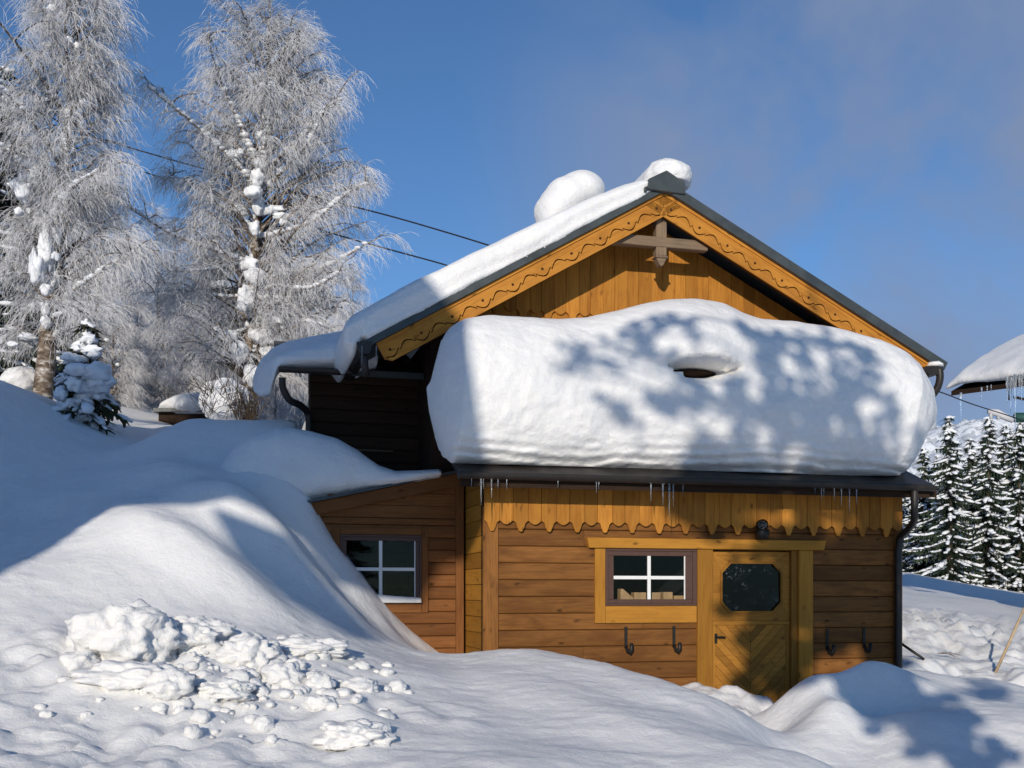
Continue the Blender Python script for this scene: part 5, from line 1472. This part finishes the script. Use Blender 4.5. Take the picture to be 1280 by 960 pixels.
# ------------------------------------------------------------------ behind the photographer: an added shade blocker, a tree and a wood
def sun_ab(p): return p.dot(nh), p.z+p.dot(dh)*math.tan(SUN_EL)
def shade_pt(p, s):            # where something at distance s along the light has to be to shade p
    a, b = sun_ab(p); return nh*a+dh*s+Vector((0, 0, b-s*math.tan(SUN_EL)))
def shade_blocker():  # added out-of-view prism, its outline cut to the shade it casts
    s0 = -6.0; root = empty("shade_prism", (0, 0, 0))
    G = gpt
    pts = [(600,655,12.5),(608,585,12.0),(598,490,12.0),(585,400,12.3),(570,385,12.6),(525,345,13.0),(470,325,13.2),(100,455,15.9),(-200,470,15.9),(-200,760,9.4),(0,722,10.2),(105,660,11.4),(140,632,11.6),(255,640,11.9),G(290,650),G(350,686),G(420,737),(522,752,13.15),(546,700,13.2)]
    prof = [sun_ab(q if isinstance(q, Vector) else P(*q)) for q in pts]
    f = lambda a, b, s: nh*a+dh*s+Vector((0, 0, b-s0*math.tan(SUN_EL)))
    f = lambda a, b, s: nh*a+dh*s+Vector((0, 0, b-s*math.tan(SUN_EL)))
    mb = MB(); mb.prism(prof, f, s0-2.0, s0); mb.build("body", 'wood_dark', root)
    mb = MB(); mb.prism([sun_ab(gpt(x, y)) for x, y in ((262,650),(305,668),(362,706),(440,768),(478,806),(436,800),(352,756),(290,706))], f, s0-.3, s0+.02); mb.build("shade_band", 'wood_dark', root)  # added strip shaped to cast the dark band across the bank
    for a in (-9.6, -11.0):
        for s in (s0-2.7, s0-.3):
            p = nh*a+dh*s; mb = MB(); mb.tube([(p.x, p.y, gz(p.x, p.y)-.3), (p.x, p.y, 7.6)], .09, 8); mb.build("post", 'wood_dark', root)
    tag(root, "unseen dark prism on posts, added behind the camera to cast the left shade", "shade_blocker")
shade_blocker()
def shade_tree():
    """the snowy tree behind the photographer: boughs and snow clumps"""
    rr = random.Random(77); S = -5.0
    def wall(x, y, v):
        u, z = L(x, y, v); return H2W(u, v, z)
    trunk = shade_pt(P(1104, 830, 13.7), S); z0 = gz(trunk.x, trunk.y); base = Vector((trunk.x, trunk.y, z0))
    root = empty("snowy_tree", base); tag(root, "snow laden broadleaf tree behind the photographer", "tree")
    mt, ms, ml = MB(), MB(), MB()
    top = shade_pt(wall(1010, 330, 0.5), S)-base
    tp = catmull([(0, 0, -.3), (.02, 0, 2.5), (.1, .1, 4.5), Vector((top.x*.6, .1, top.z*.75)), top], 6); mt.tube(tp, [.16*(1-.85*i/(len(tp)-1)) for i in range(len(tp))], 10)
    def bough(pts, v, w, dens=1.0):
        pp = [shade_pt(wall(x, y, v), S+rr.uniform(-.4, .4))-base for x, y in pts] if v is not None else [shade_pt(P(x, y, Y), S+rr.uniform(-.4, .4))-base for x, y, Y in pts]
        path = catmull(pp, 8); k = len(path); mt.tube(path, [max(.012, w*.16*(1-.5*i/k)) for i in range(k)], 5)
        # hold it to the trunk
        z = max(1.0, min(top.z*.95, pp[0].z-0.5)); q = min(tp, key=lambda t: abs(t.z-z)); mt.tube(sag_path(q, pp[0], .1, 5, .03, rr), .02, 5)
        ln = sum((path[i+1]-path[i]).length for i in range(k-1))
        for _ in range(int(ln/w*7*dens)+2):
            i = rr.randrange(k-1); c = path[i].lerp(path[i+1], rr.random())+Vector((rr.gauss(0, .45)*w, rr.uniform(-.3, .3), rr.gauss(0, .45)*w)); r = w*rr.uniform(.18, .5)
            blob(ms, c, (r*1.2, r, r*.9), rr.random()*90, .35, 1.5, 2)
        for _ in range(int(ln*14)):
            i = rr.randrange(k-1); twig(ml, path[i], Vector((rr.uniform(-1, 1), rr.uniform(-.6, .6), rr.uniform(-1, .4))), rr.uniform(.25, .6), .15, .006, 4, rr)
    FV = -.6
    for pts, w, dn in [([(790,408),(815,404),(840,393)], .20, .9), ([(795,438),(830,452),(856,474)], .14, .9), ([(815,508),(850,498),(885,490)], .22, .8), ([(862,545),(880,540)], .12, .6), ([(862,392),(870,440)], .09, .7),
                       ([(942,405),(955,440),(970,490),(982,545)], .22, 1.1), ([(912,465),(925,510),(934,560)], .17, 1), ([(970,500),(1010,515),(1050,512),(1080,500)], .34, 1.0), ([(1010,548),(1035,550)], .2, .7), ([(1075,548),(1100,556)], .2, .8),
                       ([(1001,425),(1008,470),(1015,495)], .16, 1), ([(960,415),(1000,412),(1060,420),(1095,440)], .13, .7), ([(1082,440),(1090,470),(1096,500)], .16, .7), ([(1110,510),(1118,550)], .14, .7), ([(1150,540),(1160,570)], .3, .8),
                       ([(700,432),(745,425),(790,428)], .10, .35), ([(690,460),(730,450),(775,465)], .12, .3), ([(760,500),(800,530)], .16, .35), ([(1040,470),(1060,440)], .10, .5), ([(890,570),(990,572)], .14, .6)]:
        bough(pts, FV, w, dn)
    for pts, w, dn in [([(1020,700),(1040,745),(1045,800)], .42, 1.5), ([(1075,690),(1095,725),(1095,760)], .32, 1.4), ([(1022,600),(1060,604),(1100,606)], .16, 1.2), ([(930,740),(960,742),(990,745)], .22, 1.2), ([(975,790),(985,830)], .25, 1.4), ([(895,612),(930,612),(960,616)], .22, 1.3), ([(880,622),(915,632),(950,630)], .40, 1.3), ([(905,652),(945,655)], .26, 1), ([(1000,612),(1004,650),(998,670)], .25, 1.2), ([(1100,610),(1108,680),(1106,760),(1108,825)], .34, 1.6), ([(1030,690),(1060,720),(1090,760)], .30, .9),
                       ([(990,690),(992,760),(990,850)], .22, 1.5), ([(945,765),(955,800),(965,840),(970,880)], .36, 1.5), ([(1030,745),(1060,780),(1080,810)], .48, 1.3), ([(920,690),(960,686),(990,690)], .2, 1.0), ([(850,618),(862,640),(868,655)], .12, .5), ([(1020,610),(1032,640)], .12, .8), ([(955,720),(985,735)], .2, .8)]:
        bough(pts, 0.0, w, dn)
    for pts, w, dn in [([(1035,835,11.5),(1085,838,11.5),(1140,850,11.4)], .30, 1.5), ([(1070,862,11.0),(1120,868,10.8),(1180,880,10.8)], .34, 1.6), ([(1110,890,10.5),(1150,900,10.4),(1210,895,10.5)], .26, 1.4), ([(1160,925,10.1),(1200,940,9.9),(1270,945,9.8)], .22, 1.3), ([(1210,862,11.9),(1260,868,12)], .2, 1)]:
        bough(pts, None, w, dn)
    mt.build("trunk", 'bark', root); tag(ms.build("snow_load", 'snow_tree', root, recalc=False), kind='stuff'); ml.build("twigs", 'frost', root, recalc=False)
shade_tree()
for k in range(16):
    p = nh*(-30+4.1*k+(k % 3))+dh*(-42-(k*7 % 11)); r = copy_tree(pr[k % 3]); r.location = (p.x, p.y, gz(p.x, p.y)-.3); sc_ = .85+.3*((k*5) % 7)/7; r.scale = (1.4*sc_, 1.4*sc_, sc_); r.rotation_euler = (0, 0, k)
    tag(r, "snowy spruce in the wood behind the photographer", "tree", "spruces behind the photographer")

# ------------------------------------------------------------------ light
w = bpy.data.worlds.new("World"); scene.world = w; w.use_nodes = True
nt = w.node_tree; bg = nt.nodes["Background"]
sky = nd(nt, "ShaderNodeTexSky"); sky.sky_type = 'NISHITA'; sky.sun_disc = False
sky.sun_elevation = SUN_EL; sky.sun_rotation = math.pi+SUN_AZ
sky.altitude = 1500; sky.air_density = 1.0; sky.dust_density = 0.4; sky.ozone_density = 2.0
tc = nd(nt, "ShaderNodeTexCoord")
mp = nd(nt, "ShaderNodeMapping"); mp.inputs["Scale"].default_value = (2.2, 2.2, 3.0); lk(nt, tc.outputs["Generated"], mp.inputs["Vector"])
cn = noise_tex(nt, mp.outputs[0], 1.5, 5, 0.55, 0.4)
cr = nd(nt, "ShaderNodeMapRange"); cr.inputs[1].default_value = 0.33; cr.inputs[2].default_value = 0.60; cr.inputs[4].default_value = 0.95; cr.clamp = True
lk(nt, cn.outputs["Fac"], cr.inputs[0])
blue = mixc(nt, 1.0, sky.outputs[0], (0.72, 1.0, 1.27), 'MULTIPLY')
# a veil of mist hangs over the valley to the right
dp = nd(nt, "ShaderNodeVectorMath", operation='DOT_PRODUCT'); lk(nt, tc.outputs["Generated"], dp.inputs[0])
cd = Vector(((1130-640)/F, 1, (HOR-240)/F)).normalized(); dp.inputs[1].default_value = cd
dr = nd(nt, "ShaderNodeMapRange"); dr.inputs[1].default_value = 0.925; dr.inputs[2].default_value = 0.999; dr.interpolation_type = 'SMOOTHSTEP'; lk(nt, dp.outputs["Value"], dr.inputs[0])
fac = mathn(nt, 'MULTIPLY', cr.outputs[0], dr.outputs[0], True)
cc = mixc(nt, fac, blue, (2.3, 2.95, 4.5))
lk(nt, cc, bg.inputs["Color"]); bg.inputs["Strength"].default_value = 0.095
sd = bpy.data.lights.new("sun", 'SUN'); sd.energy = 3.55; sd.angle = math.radians(0.5); sd.color = (1.0, 0.905, 0.765)
so = bpy.data.objects.new("sun", sd); COL.objects.link(so)
ldir = Vector((dh.x*math.cos(SUN_EL), dh.y*math.cos(SUN_EL), -math.sin(SUN_EL)))
so.rotation_euler = ldir.to_track_quat('-Z', 'Y').to_euler()
scene.view_settings.view_transform = 'Standard'; scene.view_settings.look = 'None'
scene.view_settings.exposure = 0.0; scene.view_settings.gamma = 1.0
scene.cycles.max_bounces = 8; scene.cycles.diffuse_bounces = 2; scene.cycles.use_denoising = True
